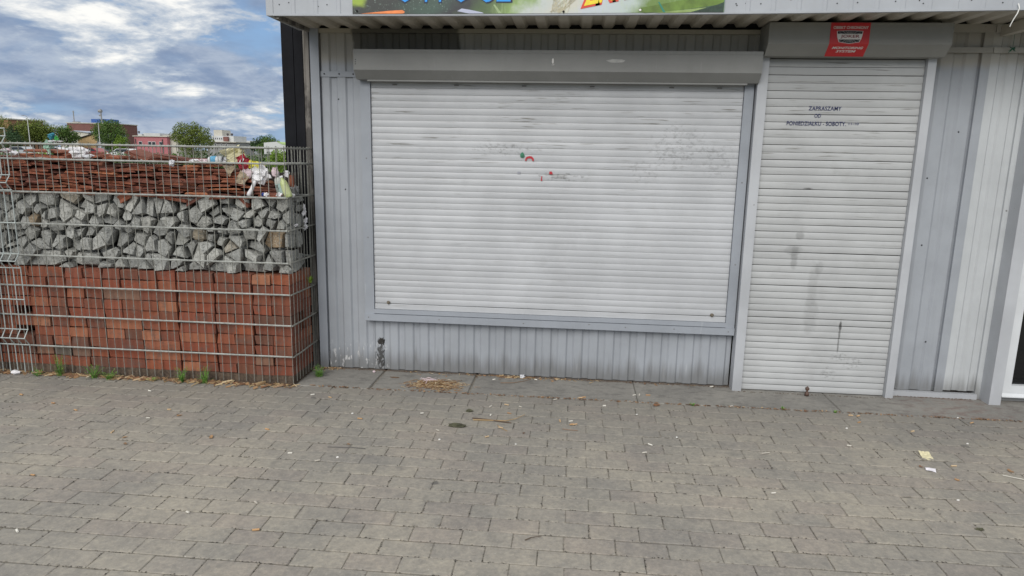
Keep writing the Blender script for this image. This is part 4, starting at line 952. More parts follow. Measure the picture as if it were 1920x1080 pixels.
tag(crumple('tissue', (-3.150, -.36, 1.465), (.045, .02, .006), P_W, 8, .3), 'thin white tissue draped along the top wire', 'tissue')
tag(crumple('tissue', (-3.50, YT, 1.402), (.045, .025, .013), M_PINK, 9, .4), 'pinkish white tissue on the tiles at the far left', 'tissue')
tag(crumple('tissue', (-3.425, YT - .02, 1.389), (.030, .02, .012), P_W, 10, .3), 'small white tissue on the tiles right of the pinkish one', 'tissue')
tag(crumple('plastic_scrap', (-2.388, -.40, 1.352), (.016, .012, .016), P_W2, 11, .5), 'clear plastic scrap knotted round the second wire', 'scrap')
tag(crumple('tissue', (-2.285, YT, 1.368), (.030, .02, .009), P_W, 12, .4), 'flat white tissue left of the blue and white cup', 'tissue')
tag(crumple('tissue', (-2.235, YT, 1.366), (.026, .02, .011), M_PINK, 13, .4), 'pale pink tissue touching the blue and white cup', 'tissue')
# cup on its side
cup = thing('paper_cup', 'white cup with a blue band lying on its side on the tiles', 'cup', (-2.150, YT, 1.372), 0)
mt = Matrix.Rotation(R(90), 4, 'Y'); mb = MB(); mb.lathe([(0, -.045), (.018, -.045), (.023, -.036), (.025, .045), (.022, .045), (.020, -.03)], 16, mt); obj('cup_body', mb, M_PVC, cup, True)
mb = MB(); mb.lathe([(.0242, -.028), (.0262, .006)], 16, mt); obj('blue_band', mb, flat('cup_blue', (0.10, 0.32, 0.50)), cup, True)
tag(sheet('paper_bag', (-2.045, YT, 1.405), .125, .095, M_CREAM, 2, (R(-15), R(-18), R(10)), .045), 'large crumpled cream paper bag standing highest on the rubbish', 'bag')
tag(crumple('plastic_bag', (-2.095, YT + .02, 1.368), (.04, .03, .022), P_W2, 14, .5), 'clear film bag between the cup and the cream paper bag', 'bag')
tri = lambda a, b: (a * (.5 + b) * 1.0, b)
tag(sheet('cardboard_piece', (-2.052, -.365, 1.310), .085, .065, M_KRAFT, 3, (0, 0, 0), .008, cut=tri), 'pointed brown cardboard piece hanging under the cream paper bag', 'cardboard')
tag(sheet('cardboard_piece', (-1.975, -.368, 1.268), .062, .078, M_KRAFT, 4, (0, R(28), 0), .008), 'tilted brown cardboard piece below the red wrapper', 'cardboard')
wr = sheet('wrapper', (-1.968, -.355, 1.362), .060, .090, P_R, 5, (0, R(-25), 0), .02); tag(wr, 'dark red wrapper with a white and black mark', 'wrapper')
for (a, b, s) in ((-.01, .016, M_SWHITE), (-.002, .002, M_SBLACK), (.008, .012, M_SWHITE)):
    q = poly_print('printed_mark', [(a - .012, b - .012), (a - .006, b - .014), (a + .012, b + .004), (a + .008, b + .008)], -.013, s, wr)
tag(sheet('wrapper', (-1.905, -.350, 1.348), .075, .042, P_Y, 6, (0, R(14), 0), .02), 'bright yellow wrapper right of the red one', 'wrapper')
tag(sheet('wrapper', (-1.870, -.345, 1.335), .045, .05, M_CREAM, 7, (0, R(20), 0), .02), 'pale yellow crumpled wrapper on the white bag', 'wrapper')
tag(sheet('paper_sheet', (-1.945, -.362, 1.305), .058, .050, M_PINK, 8, (0, R(32), 0), .007), 'pinkish white paper below the red wrapper', 'paper')
tag(crumple('plastic_bag', (-1.868, -.345, 1.290), (.056, .03, .050), P_W, 15, .5, 1.5), 'large crumpled white plastic bag hanging at the right end of the cage', 'bag')
tail = MB(); tail.tube([(-1.89, -.362, 1.27), (-1.905, -.368, 1.235), (-1.915, -.37, 1.21), (-1.932, -.37, 1.185), (-1.938, -.37, 1.168)], .010, 8, .015)
tag(obj('bag_tail', tail, P_W, smooth=True), 'twisted white bag strip hanging down left of the large bag', 'bag')
# bottles
def bottle(loc, rot, body, label_m, lab, txt=None, s=1.0):
    t = thing('bottle', lab, 'bottle', loc); t.rotation_euler = rot; t.scale = (s, s, s)
    mb = MB(); mb.lathe([(0, -.07), (.024, -.07), (.026, -.064), (.026, .02), (.022, .038), (.010, .055), (.010, .066)], 16); obj('bottle_body', mb, body, t, True)
    mb = MB(); mb.lathe([(.012, .066), (.012, .078), (0, .078)], 12); obj('cap', mb, P_W, t, True)
    mb = MB(); mb.lathe([(.0265, -.05), (.0265, .012)], 16); lb = obj('bottle_label', mb, label_m, t, True)
    if txt:
        me = fit_text(txt, .05, .014, off=.01); me.materials.append(M_SBLACK); place(obj('lettering', me, None, t), (0, -.0275, -.02), (R(90), R(-90), 0))
    return t
bottle((-1.758, -.335, 1.232), (R(4), R(-10), 0), plastic('milky_bottle', (0.50, 0.52, 0.48)), plastic('pale_label', (0.42, 0.55, 0.52)), 'milky plastic bottle with a pale green label leaning in the cage corner', 'TTUM', 1.05)
bottle((-1.722, -.345, 1.222), (R(0), R(-20), 0), plastic('lime_bottle', (0.48, 0.55, 0.25)), plastic('lime_label', (0.55, 0.60, 0.32)), 'yellowish green plastic bottle leaning right of the milky bottle', None, .9)
tag(crumple('tissue', (-1.772, -.36, 1.31), (.018, .015, .03), M_PINK, 16, .4), 'pink and white tissue above the milky bottle', 'tissue')
tag(sheet('paper_sheet', (-1.728, -.30, 1.30), .03, .035, M_WPAPER, 9, (0, R(20), 0), .006), 'small white paper behind the bottles in the corner', 'paper')
tag(crumple('plastic_scrap', (-1.850, -.37, 1.176), (.010, .010, .012), P_B, 17, .4), 'small dark blue plastic scrap on the third wire', 'scrap')
tag(crumple('tissue', (-1.833, -.37, 1.176), (.014, .010, .011), P_W, 18, .4), 'small white tissue beside the dark blue scrap', 'tissue')
tag(crumple('tissue', (-1.752, -.37, 1.177), (.018, .010, .013), P_W, 19, .45), 'white crumpled tissue at the foot of the bottles', 'tissue')
tag(crumple('foil', (-1.712, -.22, 1.190), (.022, .03, .035), M_SILV, 20, .5), 'crumpled dark silver foil inside the side of the cage', 'foil')
tag(crumple('foil', (-1.700, -.30, 1.173), (.014, .012, .010), P_W, 23, .5), 'little white foil ball on the side wire', 'foil')
o = obj('clay_fragment', tms[3], None); o.location = (-1.712, -.29, 1.225); o.scale = (.03, .02, .07); tag(o, 'upright clay tile fragment standing right of the bottles', 'tile')
for (y, z, s, l) in ((-.135, 1.07, .045, 'torn white paper strip stuck on the upper side wires'), (-.118, 1.005, .03, 'thin torn white strip below the upper paper strip'), (-.13, .965, .028, 'white paper shred on the side wires level with the stones'), (-.27, .99, .012, 'tiny white shred stuck to the corner stones')):
    o = crumple('paper_shred', (-1.694, y, z), (.006, .016, s * .62), P_W, 24 + z, .9, 2.2); tag(o, l, 'paper')

# ================================================================== WEEDS
def blades(n, spread, h, seed, wid=.006, leafy=True):
    j = random.Random(seed); mb = MB()
    for i in range(n):
        a = j.uniform(0, 6.283); r0 = j.uniform(0, spread * .35); L = h * j.uniform(.45, 1); lean = j.uniform(.15, .9) * spread
        base = Vector((r0 * math.cos(a), r0 * math.sin(a), 0)); d = Vector((math.cos(a), math.sin(a), 0)); s = Vector((-d.y, d.x, 0)) * wid * j.uniform(.6, 1.2)
        p = [base + d * lean * t * t + Vector((0, 0, L * (t - .25 * t * t * j.random()))) for t in (0, .4, .75, 1)]
        wv = [.6, 1, .8, .08]; k = len(mb.v)
        for q, w in zip(p, wv): mb.v += [tuple(q - s * w), tuple(q + s * w)]
        for t in range(3): mb.f.append((k + 2 * t, k + 2 * t + 1, k + 2 * t + 3, k + 2 * t + 2))
    return mb
def leafy(n, spread, h, seed):
    j = random.Random(seed); mb = MB()
    for i in range(max(4, n // 5)):
        a = j.uniform(0, 6.283); L = h * j.uniform(.5, 1.05); tip_ = Vector((math.cos(a), math.sin(a), 0)) * spread * j.uniform(.3, 1.1) + Vector((0, 0, L)); b0 = Vector((j.gauss(0, .008), j.gauss(0, .006), 0))
        midp = b0.lerp(tip_, .5) + Vector((0, 0, h * .12)); mb.tube([b0, midp, tip_], .0011, 4, .0006)
        for q in range(7):
            t = .15 + .85 * q / 6 ; p = (b0 * (1 - t) ** 2 + midp * 2 * t * (1 - t) + tip_ * t * t); a2 = a + j.uniform(-1.9, 1.9) ; l = j.uniform(.007, .015) * (1.15 - .5 * t); d = Vector((math.cos(a2), math.sin(a2), j.uniform(-.25, .7))).normalized(); s_ = d.cross(Vector((0, 0, 1))).normalized() * l * .34
            k = len(mb.v); mb.v += [tuple(p), tuple(p + d * l * .55 + s_), tuple(p + d * l * 1.25), tuple(p + d * l * .55 - s_)]; mb.f.append((k, k + 1, k + 2, k + 3))
    return mb
weeds = [(-3.228, -.425, .045, .125, 40, 'tallest green weed growing against the bricks at the left'), (-3.365, -.45, .04, .05, 20, 'small weed beside the white scrap near the left edge'), (-2.99, -.435, .06, .075, 40, 'leafy weed left of the dry leaves at the foot of the bricks'),
         (-2.88, -.45, .06, .05, 40, 'low spreading weed among dry leaves under the brick layer'), (-2.60, -.43, .05, .03, 20, 'flat small weed among dry leaves near the middle of the cage'), (-2.41, -.43, .05, .085, 40, 'bright green weed left of its neighbour under the brick columns'),
         (-2.26, -.43, .05, .095, 46, 'bright green bushy weed right of its neighbour under the brick columns'), (-1.612, -.20, .055, .07, 60, 'grassy weed in the corner between the cage and the kiosk'), (1.262, -.385, .02, .03, 12, 'tiny weed in the joint before the left part of the door'),
         (1.556, -.387, .02, .022, 12, 'tiny weed in the joint before the middle of the door'), (0.742, -.387, .03, .022, 14, 'tiny weed in the joint below the right end of the window')]
for i, (x, y, s, h, n, l) in enumerate(weeds):
    if h > .03: h *= 1.15; s *= 1.3; n = int(n * 1.8)
    mb = leafy(n, s * .7, h, 300 + i) if h > .03 else blades(n, s, h, 300 + i, .003)
    g2 = blades(max(6, n // 3), s, h * .7, 700 + i, .0016); mb.add(g2.v, g2.f)
    o = obj('weed', mb, M_WEED); o.location = (x, y, -.003); tag(o, l, 'weed', 'weeds along the walls')
o = obj('weed', blades(26, .03, .05, 340, .005), flat('yellow_weed', (0.16, 0.26, 0.02), .6, .4)); o.location = (-1.688, -.10, .60); tag(o, 'yellow green weed growing out of the side of the cage', 'weed', 'weeds along the walls')

# ================================================================== LITTER on the ground
BUTTS = [(-2.343, -1.71), (-2.053, -2.135), (-1.499, -1.926), (-1.266, -1.818), (-1.172, -2.017), (-1.322, -1.343), (-1.163, -1.405), (-2.315, -1.221), (-2.25, -1.022), (-2.213, -0.889), (-2.904, -0.888), (-2.708, -0.968), (-3.185, -0.787), (-1.557, -1.08), (-1.403, -0.572), (-2.499, -0.621), (-1.522, -0.543), (-0.81, -0.745), (-1.127, -0.87), (-0.674, -0.971), (-0.407, -1.018), (-0.324, -0.676), (-0.352, -0.544), (-0.441, -0.583), (-0.269, -0.567), (-0.425, -0.715), (-0.349, -0.889), (-0.036, -0.747), (0.023, -0.746), (0.046, -0.789), (0.029, -0.791), (0.217, -0.479), (-0.072, -0.414), (0.097, -0.352), (0.078, -0.364), (0.428, -1.004), (0.389, -1.105), (0.408, -0.268), (0.441, -0.254), (0.493, -0.256), (0.991, -1.029), (0.914, -1.452), (1.45, -0.877), (1.869, -1.056), (1.805, -1.209), (1.876, -0.629), (1.634, -0.534), (2.277, -0.451), (1.627, -0.43), (1.668, -0.433), (0.918, -0.032), (0.966, -0.38), (-0.209, -0.062), (-0.55, -0.03), (-0.48, -0.10)]
COLS = ['orange', 'white']
MARKS = [(-.83, -.255, 'straw heap'), (-.583, -.90, 'moss clump'), (-.37, -.79, 'long bent twig'), (-.11, -1.94, 'small forked twig'), (1.79, -.955, 'yellowed paper'), (1.735, -1.114, 'small white paper'), (1.482, -.115, 'broken bottle neck'), (-1.70, -.36, 'cage corner'),
         (-1.789, -1.216, 'orange brown curled leaf'), (-2.21, -1.30, 'two dull leaves'), (.526, -.426, 'large reddish leaf'), (1.06, -.08, 'left door rail'), (2.11, -1.08, 'leaf beside the white wire'), (-3.23, -.42, 'tallest weed'), (-.35, -.15, 'brown twig at the wall'), (-1.078, -1.204, 'small orange leaf')]
used_labels = set()
def where(x, y, what):
    for mx, my, nm in sorted(MARKS, key=lambda q: math.hypot(q[0] - x, q[1] - y)):
        dx, dy = x - mx, y - my; cm = max(5, round(math.hypot(dx, dy) * 20) * 5)
        w = 'right of' if dx > 0 else 'left of'
        if abs(dy) > abs(dx) * 2: w = 'behind' if dy > 0 else 'in front of'
        elif abs(dy) > abs(dx) * .5: w = 'behind and %s of' % ('right' if dx > 0 else 'left') if dy > 0 else ('right' if dx > 0 else 'left') + ' and in front of'
        key = (what, w, nm)
        if key not in used_labels:
            l = '%s on the ground %d cm %s the %s' % (what, cm, w, nm); used_labels.add(key)
            return l if len(l.split()) <= 16 else l.replace(' on the ground', '')
bt = {}
def butt_mesh(kind):
    if kind in bt: return bt[kind]
    L = {'o': .022, 'w': .020, 'c': .045}[kind]; mb = MB(); mb.tube([(-L / 2, 0, 0), (L / 2, 0, 0)], .0042 if kind != 'c' else .0036, 8); bt[kind] = mb.mesh('cigarette_butt', M_BUTT if kind == 'o' else M_CIG); return bt[kind]
rl = random.Random(4); seen = {}
named = {(-1.266, -1.818): 'w', (0.991, -1.029): 'c', (-2.343, -1.71): 'o', (-1.163, -1.405): 'w', (-0.674, -0.971): 'w', (-0.269, -0.567): 'w', (0.914, -1.452): 'w', (-1.322, -1.343): 'w', (-2.053, -2.135): 'w', (-1.522, -0.543): 'w'}
for (x, y) in BUTTS:
    kd = named.get((x, y), 'o' if rl.random() < .5 else 'w')
    o = bpy.data.objects.new('cigarette_butt', butt_mesh(kd)); COL.objects.link(o); o.location = (x, y, .0046); o.rotation_euler = (0, 0, rl.uniform(-.7, .7) if rl.random() < .75 else rl.uniform(0, 3))
    o.scale = (rl.uniform(.8, 1.25), 1, rl.uniform(.7, 1))
    colour = {'o': 'orange', 'w': 'white', 'c': 'long half smoked'}[kd]
    tag(o, where(x, y, colour + ' cigarette butt'), 'cigarette butt', 'cigarette butts on the pavement')
tip = MB(); tip.tube([(.0225, 0, 0), (.040, 0, 0)], .0038, 8)
for (x, y) in [(-1.083, -1.353), (-1.192, -0.8), (-0.643, -1.084), (-0.251, -1.09), (0.396, -0.589), (0.578, -0.888), (1.528, -0.633), (1.704, -1.412), (2.089, -0.763), (2.242, -0.376)]:
    o = crumple('white_crumb', (x, y, .003), (.007, .006, .004), M_CRUMB, x * 3, .3, 1.5, 1); tag(o, where(x, y, 'tiny white crumb'), 'crumb', 'white crumbs on the pavement')
def leaf_mesh(seed):
    j = random.Random(seed); mb = MB(); n = 9; pts = []
    for i in range(n): a = 2 * math.pi * i / n; r_ = j.uniform(.7, 1.1); pts.append((math.cos(a) * r_, math.sin(a) * .55 * r_, j.uniform(0, .35)))
    mb.add([(0, 0, .05)] + pts + [(0, 0, .0)] + [(p[0], p[1], p[2] - .06) for p in pts], [(0, i + 1, (i + 1) % n + 1) for i in range(n)] + [(n + 1, (i + 1) % n + n + 2, i + n + 2) for i in range(n)] + [(i + 1, i + n + 2, (i + 1) % n + n + 2, (i + 1) % n + 1) for i in range(n)])
    return mb
lf = [leaf_mesh(i).mesh('dry_leaf', M_LEAF) for i in range(4)]
LV = [(-1.789, -1.216, .019, 'orange brown curled leaf on the pavers left of the stone cage corner'), (-2.11, -0.963, .015, 'small brown leaf on the pavers before the brick columns'), (-2.212, -1.274, .012, 'dull brown leaf on the left pavers'), (-2.16, -1.346, .014, 'pale tan leaf just nearer than the dull brown leaf'),
      (-1.078, -1.204, .012, 'small orange leaf on the pavers before the left end of the window'), (-0.222, -0.943, .010, 'small bright orange leaf right of the twigs'), (0.526, -0.426, .026, 'large reddish brown leaf beside the slab joint'), (1.704, -1.084, .012, 'small leaf between the yellowed paper and the white paper'),
      (2.113, -1.081, .018, 'pale brown leaf at the right edge beside the white wire'), (1.391, -0.397, .018, 'dark brown leaf in the slab joint before the door')]
for i, (x, y, s, l) in enumerate(LV):
    o = bpy.data.objects.new('dry_leaf', lf[i % 4]); COL.objects.link(o); o.location = (x, y, .003); o.scale = (s, s, s); o.rotation_euler = (0, 0, rl.uniform(0, 6)); tag(o, l, 'leaf', 'dry leaves on the pavement')
# leaf litter and crumbs in drifts along the walls (uncountable)
for nm, zone, cnt in (('leaf_litter', 'cage', 520), ('joint_litter', 'joint', 620), ('wall_litter', 'wall', 260)):
    for which, mat in enumerate((M_LEAF, M_STRAW if zone != 'joint' else M_STRAWD)):
        mb = MB(); j = random.Random(60 + which + cnt)
        for i in range(cnt // 2):
            if zone == 'cage':
                x = j.uniform(-3.75, -1.68); y = YF - .012 - abs(j.gauss(0, .028)); s = j.uniform(.005, .016)
                if -3.55 < x < -3.3 and j.random() < .5: continue
            elif zone == 'joint': x = j.uniform(-1.6, 3.0); y = -.386 + j.gauss(0, .0045); s = j.uniform(.002, .006)
            else: x = j.choice([j.gauss(-.25, .12), j.gauss(-1.60, .05), j.uniform(-1.3, 1.0), j.gauss(-.4, .1)]); y = -.015 - abs(j.gauss(0, .025)); s = j.uniform(.002, .008)
            a = j.uniform(0, 3.14); ca, sa = math.cos(a), math.sin(a); L = s * (1.3 if which == 0 else 2.4); Wd = s * (.8 if which == 0 else .22); zb_ = .002 + j.uniform(0, .004)
            q = [(-L, -Wd, 0), (L, -Wd * .6, j.uniform(0, .5) * s), (L * .8, Wd, j.uniform(0, .9) * s), (-L * .7, Wd * .8, j.uniform(0, .6) * s)]
            mb.add([(x + p[0] * ca - p[1] * sa, y + p[0] * sa + p[1] * ca, zb_ + p[2]) for p in q] + [(x + p[0] * ca - p[1] * sa, y + p[0] * sa + p[1] * ca, zb_ + p[2] - .0015) for p in q], [(0, 1, 2, 3), (7, 6, 5, 4), (0, 4, 5, 1), (1, 5, 6, 2), (2, 6, 7, 3), (3, 7, 4, 0)])
        o = obj(nm, mb, mat, kind='stuff'); tag(o, {'cage': 'dry leaves and crumbs along the foot of the stone cage', 'joint': 'dirt and debris packed in the joint between slabs and pavers', 'wall': 'debris swept against the foot of the kiosk wall'}[zone] + (', broader pieces' if which == 0 else ', thin pieces'), 'litter')
# straw heap
for which, (mat, cnt, nm) in enumerate(((M_STRAW, 300, 'tan stalks'), (M_LEAF, 330, 'reddish brown stalks'), (M_PINK, 34, 'pinkish shreds'))):
    mb = MB(); j = random.Random(80 + which)
    for i in range(cnt):
        x = -0.83 + j.gauss(0, .072); y = -.262 + j.gauss(0, .042); h = max(.002, .028 * math.exp(-((x + .83) / .09) ** 2 - ((y + .255) / .05) ** 2)) * j.random()
        if which == 2: x = -.88 + j.gauss(0, .02); y = -.24 + j.gauss(0, .012); h = .026
        a = j.gauss(0, .7); L = j.uniform(.008, .032); d = Vector((math.cos(a), math.sin(a), j.uniform(-.15, .25)))
        p = Vector((x, y, .003 + h)); mb.tube([p - d * L, p + Vector((0, 0, .002)), p + d * L], j.uniform(.0010, .0022), 4, .0008)
    o = obj('straw_heap', mb, mat, kind='stuff'); tag(o, 'heap of dry plant stalks and cigarette ends on the slabs under the window, %s' % nm, 'heap')
def twig(name, pts, r, mat, label, cat='twig', r2=None):
    mb = MB(); mb.tube(pts, r, 5, r2); return tag(obj(name, mb, mat), label, cat)
twig('twig', [(-.512, -.80, .004), (-.42, -.80, .006), (-.33, -.795, .006), (-.28, -.76, .007), (-.235, -.69, .006)], .004, M_STRAW, 'long dry twig lying bent on the pavers below the window', 'twig', .0015)
twig('twig', [(-.52, -.775, .004), (-.44, -.79, .007), (-.35, -.81, .005), (-.30, -.815, .004)], .0028, M_STRAWD, 'thin reddish dry twig beside the long bent twig')
twig('twig', [(-.37, -.86, .004), (-.34, -.90, .004), (-.31, -.93, .003)], .002, M_STRAW, 'short pale straw below the long bent twig')
twig('twig', [(-.14, -1.96, .004), (-.115, -1.94, .006), (-.08, -1.925, .004)], .0022, M_STRAWD, 'small dark forked twig on the nearest pavers', 'twig', .001)
twig('twig', [(-.43, -.16, .004), (-.35, -.15, .005), (-.29, -.11, .005), (-.24, -.055, .004)], .0028, M_STRAWD, 'brown twig lying on the slab near the wall', 'twig', .0012)
twig('twig', [(-1.17, -1.25, .004), (-1.05, -1.24, .004), (-.98, -1.245, .004)], .0016, M_SBLACK, 'thin dark stick beside the small orange leaf')
twig('wire_scrap', [(2.05, -1.13, .004), (2.09, -1.16, .008), (2.15, -1.18, .005), (2.2, -1.185, .004)], .0016, M_CIG, 'thin white wire lying at the right edge of the pavement', 'wire')
twig('twig', [(-.02, -.86, .004), (.02, -.872, .005), (.06, -.87, .004)], .0016, M_STRAW, 'pale bent straw on the pavers below the middle of the window')
tag(crumple('moss_clump', (-.583, -.900, .006), (.046, .017, .013), M_MOSS, 31, .28, 2.4), 'dark moss clump on the pavers below the window', 'moss')
tag(crumple('moss_clump', (-.552, -.672, .005), (.018, .014, .007), M_MOSS, 32, .3, 2.4), 'small dark clump behind the larger moss clump', 'moss')
tag(crumple('moss_clump', (1.66, -1.656, .004), (.014, .008, .005), M_MOSS, 33, .5, 2), 'tiny dark moss clump on the nearest right pavers', 'moss')
tag(crumple('bark_piece', (-1.12, -.155, .004), (.028, .006, .004), M_STRAWD, 34, .4, 2), 'dark flat bark piece at the slab joint under the window', 'bark')
o = sheet('paper_sheet', (1.790, -.955, .007), .050, .075, M_YPAPER, 21, (R(-78), 0, R(-4)), .006); tag(o, 'yellowed paper piece lying on the right pavers', 'paper')
o = sheet('paper_sheet', (1.735, -1.114, .005), .042, .034, M_WPAPER, 22, (R(-86), 0, R(-20)), .003); tag(o, 'small white paper piece nearer than the yellowed one', 'paper')
o = crumple('paper_scrap', (-3.515, -.445, .014), (.035, .018, .014), P_W, 35, .3, 1.6, 2); tag(o, 'white crumpled scrap at the foot of the cage at the left edge', 'paper')
o = crumple('paper_scrap', (-.300, -.035, .012), (.018, .012, .012), P_W2, 36, .5, 1.6, 2); tag(o, 'crumpled white paper among debris at the wall foot', 'paper')
o = crumple('paper_scrap', (-1.285, -.07, .008), (.008, .006, .008), M_PINK, 37, .3, 1.6, 2); tag(o, 'tiny pinkish scrap near the black mark on the wall', 'paper')

# ================================================================== BACKGROUND
def leaf_cloud(lobes, n, size, seed, asp=1.0):
    j = random.Random(seed); mb = MB(); tot = sum(l[3] ** 2 for l in lobes)
    for (x, y, z, r, sz) in lobes:
        for i in range(int(n * r * r / tot)):
            d = Vector((j.gauss(0, 1), j.gauss(0, 1), j.gauss(0, 1))).normalized(); rad = r * (j.random() ** .35)
            q = noise.noise(Vector((x, y, z)) + d * 2.2 + Vector((seed, 0, 0)))
            if q < -.22 and j.random() < .8: continue
            rad *= 1 + .32 * q
            p = Vector((x, y, z)) + Vector((d.x * rad, d.y * rad, d.z * rad * sz)); a = Vector((j.gauss(0, 1), j.gauss(0, 1), j.gauss(0, 1))).normalized(); b = a.orthogonal().normalized(); c = a.cross(b); s = size * j.uniform(.6, 1.4)
            k = len(mb.v); mb.v += [tuple(p - b * s), tuple(p - c * s * .6), tuple(p + b * s), tuple(p + c * s * .6)]; mb.f.append((k, k + 1, k + 2, k + 3))
    return mb
def leafmat(name, col, tr=.25):
    m, N, b = new_mat(name); g_ = N.n('ShaderNodeNewGeometry').outputs['Random Per Island']; n = N.noise(pos(N), .9, 4)
    f = N.math('ADD', N.math('MULTIPLY', g_, .6), N.math('MULTIPLY', n, .5))
    N.set(b, 'Base Color', N.mix(f, tuple(c * .55 for c in col), tuple(min(1, c * 1.5) for c in col))); b.inputs['Roughness'].default_value = .6
    b.inputs['Specular IOR Level'].default_value = .2; return m
L_G = leafmat('leaf_green', (0.075, 0.13, 0.03)); L_Y = leafmat('leaf_yellow_green', (0.115, 0.15, 0.030)); L_D = leafmat('leaf_dark', (0.035, 0.07, 0.028)); L_B = leafmat('leaf_bright', (0.13, 0.21, 0.03))
M_BARK = simple('bark', (0.07, 0.055, 0.04), .9, 0, .3, 6, .4)
def tree(label, base, H, W_, mat, seed, n=3200, size=.085, lobes=7, col=None, zlow=.30):
    t = thing('tree', label, 'tree', base, 0, 'trees behind the cage wall'); j = random.Random(seed)
    if col is None:
        col = []
        for i in range(lobes):
            a = 2 * math.pi * i / lobes + j.uniform(-.4, .4); rr_ = W_ * .5 * j.uniform(.25, .62); col.append((rr_ * math.cos(a), rr_ * math.sin(a), H * j.uniform(zlow + .12, .80), W_ * j.uniform(.20, .32), .85))
        col.append((0, 0, H * .80, W_ * .26, .8)); col.append((0, 0, H * .55, W_ * .36, .8))
    obj('crown', leaf_cloud(col, int(n * 1.7), size, seed), mat, t)
    mb = MB(); mb.tube([(0, 0, -.05), (.02, 0, H * .35), (0, .05, H * .7)], W_ * .035, 8, W_ * .012)
    for c in col[:5]: mb.tube([(0, 0, H * .3), (c[0] * .5, c[1] * .5, (H * .35 + c[2]) / 2), (c[0], c[1], c[2])], W_ * .014, 5, W_ * .005)
    obj('trunk', mb, M_BARK, t); return t
tree('mid green tree cut by the left edge of the photo', (-80.4, 85, 0), 6.0, 6.0, L_Y, 1, 3600)
tree('dark pointed evergreen at the left of the far tree line', (-77.3, 86, 0), 4.9, 3.8, L_D, 2, 2600, lobes=8)
tree('dark green tree with the thin lamp mast before it', (-76.0, 88, 0), 5.2, 3.4, L_D, 3, 2600)
tree('yellow green tree in the middle of the left tree line', (-74.2, 85, 0), 5.5, 4.0, L_Y, 4, 3200)
tree('yellowing tree right of the yellow green one', (-72.6, 86, 0), 4.9, 3.4, L_Y, 5, 2800)
tree('rounded green tree at the right end of the left tree line', (-70.8, 87, 0), 4.8, 3.2, L_G, 6, 2600)
tree('low dark shrubby tree before the left tree line', (-75.2, 82, 0), 2.9, 6.5, L_D, 7, 3200, zlow=.1)
tree('large round dark green tree beside the dark red building', (-65.2, 88, 0), 5.55, 5.4, L_G, 8, 6500, col=[(-.9, 0, 4.3, 1.25, .9), (.6, 0, 4.4, 1.15, .85), (0, 0, 3.2, 2.0, .95), (-1.4, 0, 3.2, 1.1, 1), (1.5, 0, 3.2, 1.1, 1), (.3, .5, 2.2, 1.9, .8), (-2.2, 0, 3.8, .5, 1)])
tree('low yellow green bush tree right of the large round tree', (-63.0, 87, 0), 3.4, 2.2, L_B, 9, 1800, zlow=.15)
tree('broad twin topped tree between the pink and the grey house', (-51.4, 85, 0), 5.1, 6.2, L_Y, 10, 6500, col=[(-1.5, 0, 4.1, .95, 1), (.3, 0, 4.2, 1.0, .9), (-.6, 0, 3.2, 1.9, .8), (1.4, 0, 3.4, 1.35, .85), (-2.3, 0, 3.1, .9, .8), (2.1, 0, 2.6, 1.0, .8), (0, .5, 2.1, 2.2, .7)])
tree('dark tree with open crown right of the grey house', (-45.0, 92, 0), 3.7, 3.0, L_D, 11, 1900)
tree('rounded olive green tree beside the black post', (-42.9, 90, 0), 3.7, 3.6, L_G, 12, 3200)
tree('small dark conifer right of the grey house', (-50.2, 100, 0), 3.2, 1.0, L_D, 13, 700, lobes=4)
tree('bright green young tree low beside the black post', (-16.9, 34, 0), 1.55, 1.7, L_B, 14, 1800, .05, zlow=.1)
sh = [(-36.0, 36, 1.32, L_G), (-33.5, 37, 1.22, L_B), (-31.2, 36, 1.28, L_D), (-28.8, 37, 1.12, L_G), (-26.5, 36, 1.22, L_D), (-24.2, 36, 1.16, L_G), (-22.2, 37, 1.18, L_D), (-20.4, 36, 1.22, L_G), (-18.8, 37, 1.25, L_D), (-40, 38, 1.3, L_D)]
places = ['leftmost', 'second from the left', 'third from the left', 'fourth from the left', 'fifth from the left', 'sixth from the left', 'seventh from the left', 'second from the right', 'rightmost', 'outermost beyond the left edge']
for i, (x, y, h, mt_) in enumerate(sh):
    t = thing('shrub', 'green shrub in the hedge behind the cage wall, %s' % places[i], 'shrub', (x, y, 0), 0, 'hedge shrubs behind the cage wall')
    obj('foliage', leaf_cloud([(-.8, 0, h * .5, .75, .8), (.0, 0, h * .55, .8, .8), (.8, 0, h * .5, .75, .8)], 1500, .07, 500 + i), mt_, t)
    mb = MB(); mb.tube([(0, 0, -.05), (0, 0, h * .6)], .04, 6, .02); obj('stem', mb, M_BARK, t)
B_RED = simple('dark_red_cladding', (0.17, 0.075, 0.065), .8, 0, .12, 1, 0); B_BRK = simple('orange_brick_wall', (0.27, 0.14, 0.08), .9, 0, .15, 1, 0); B_BLUE = flat('blue_panel', (0.03, 0.09, 0.30), .5, .05, 0, 1)
B_CRM = simple('cream_render', (0.50, 0.48, 0.42), .85, 0, .1, .4, 0); B_YEL = simple('ochre_render', (0.50, 0.35, 0.18), .85, 0, .08, .5, 0); B_MET = simple('grey_sheet', (0.33, 0.36, 0.42), .6, 0, .1, .6, 0); B_PNK = simple('pink_render', (0.40, 0.145, 0.16), .85, 0, .07, .5, 0)
B_GRY = simple('grey_render', (0.25, 0.25, 0.25), .85, 0, .1, .5, 0); B_WHT = simple('pale_render', (0.52, 0.53, 0.53), .85, 0, .08, .5, 0); B_ROOF = simple('dark_roof', (0.06, 0.05, 0.05), .8, 0, .2, 1, 0); B_WIN = simple('far_window', (0.03, 0.035, 0.045), .2, 0, .1, 1, 0)
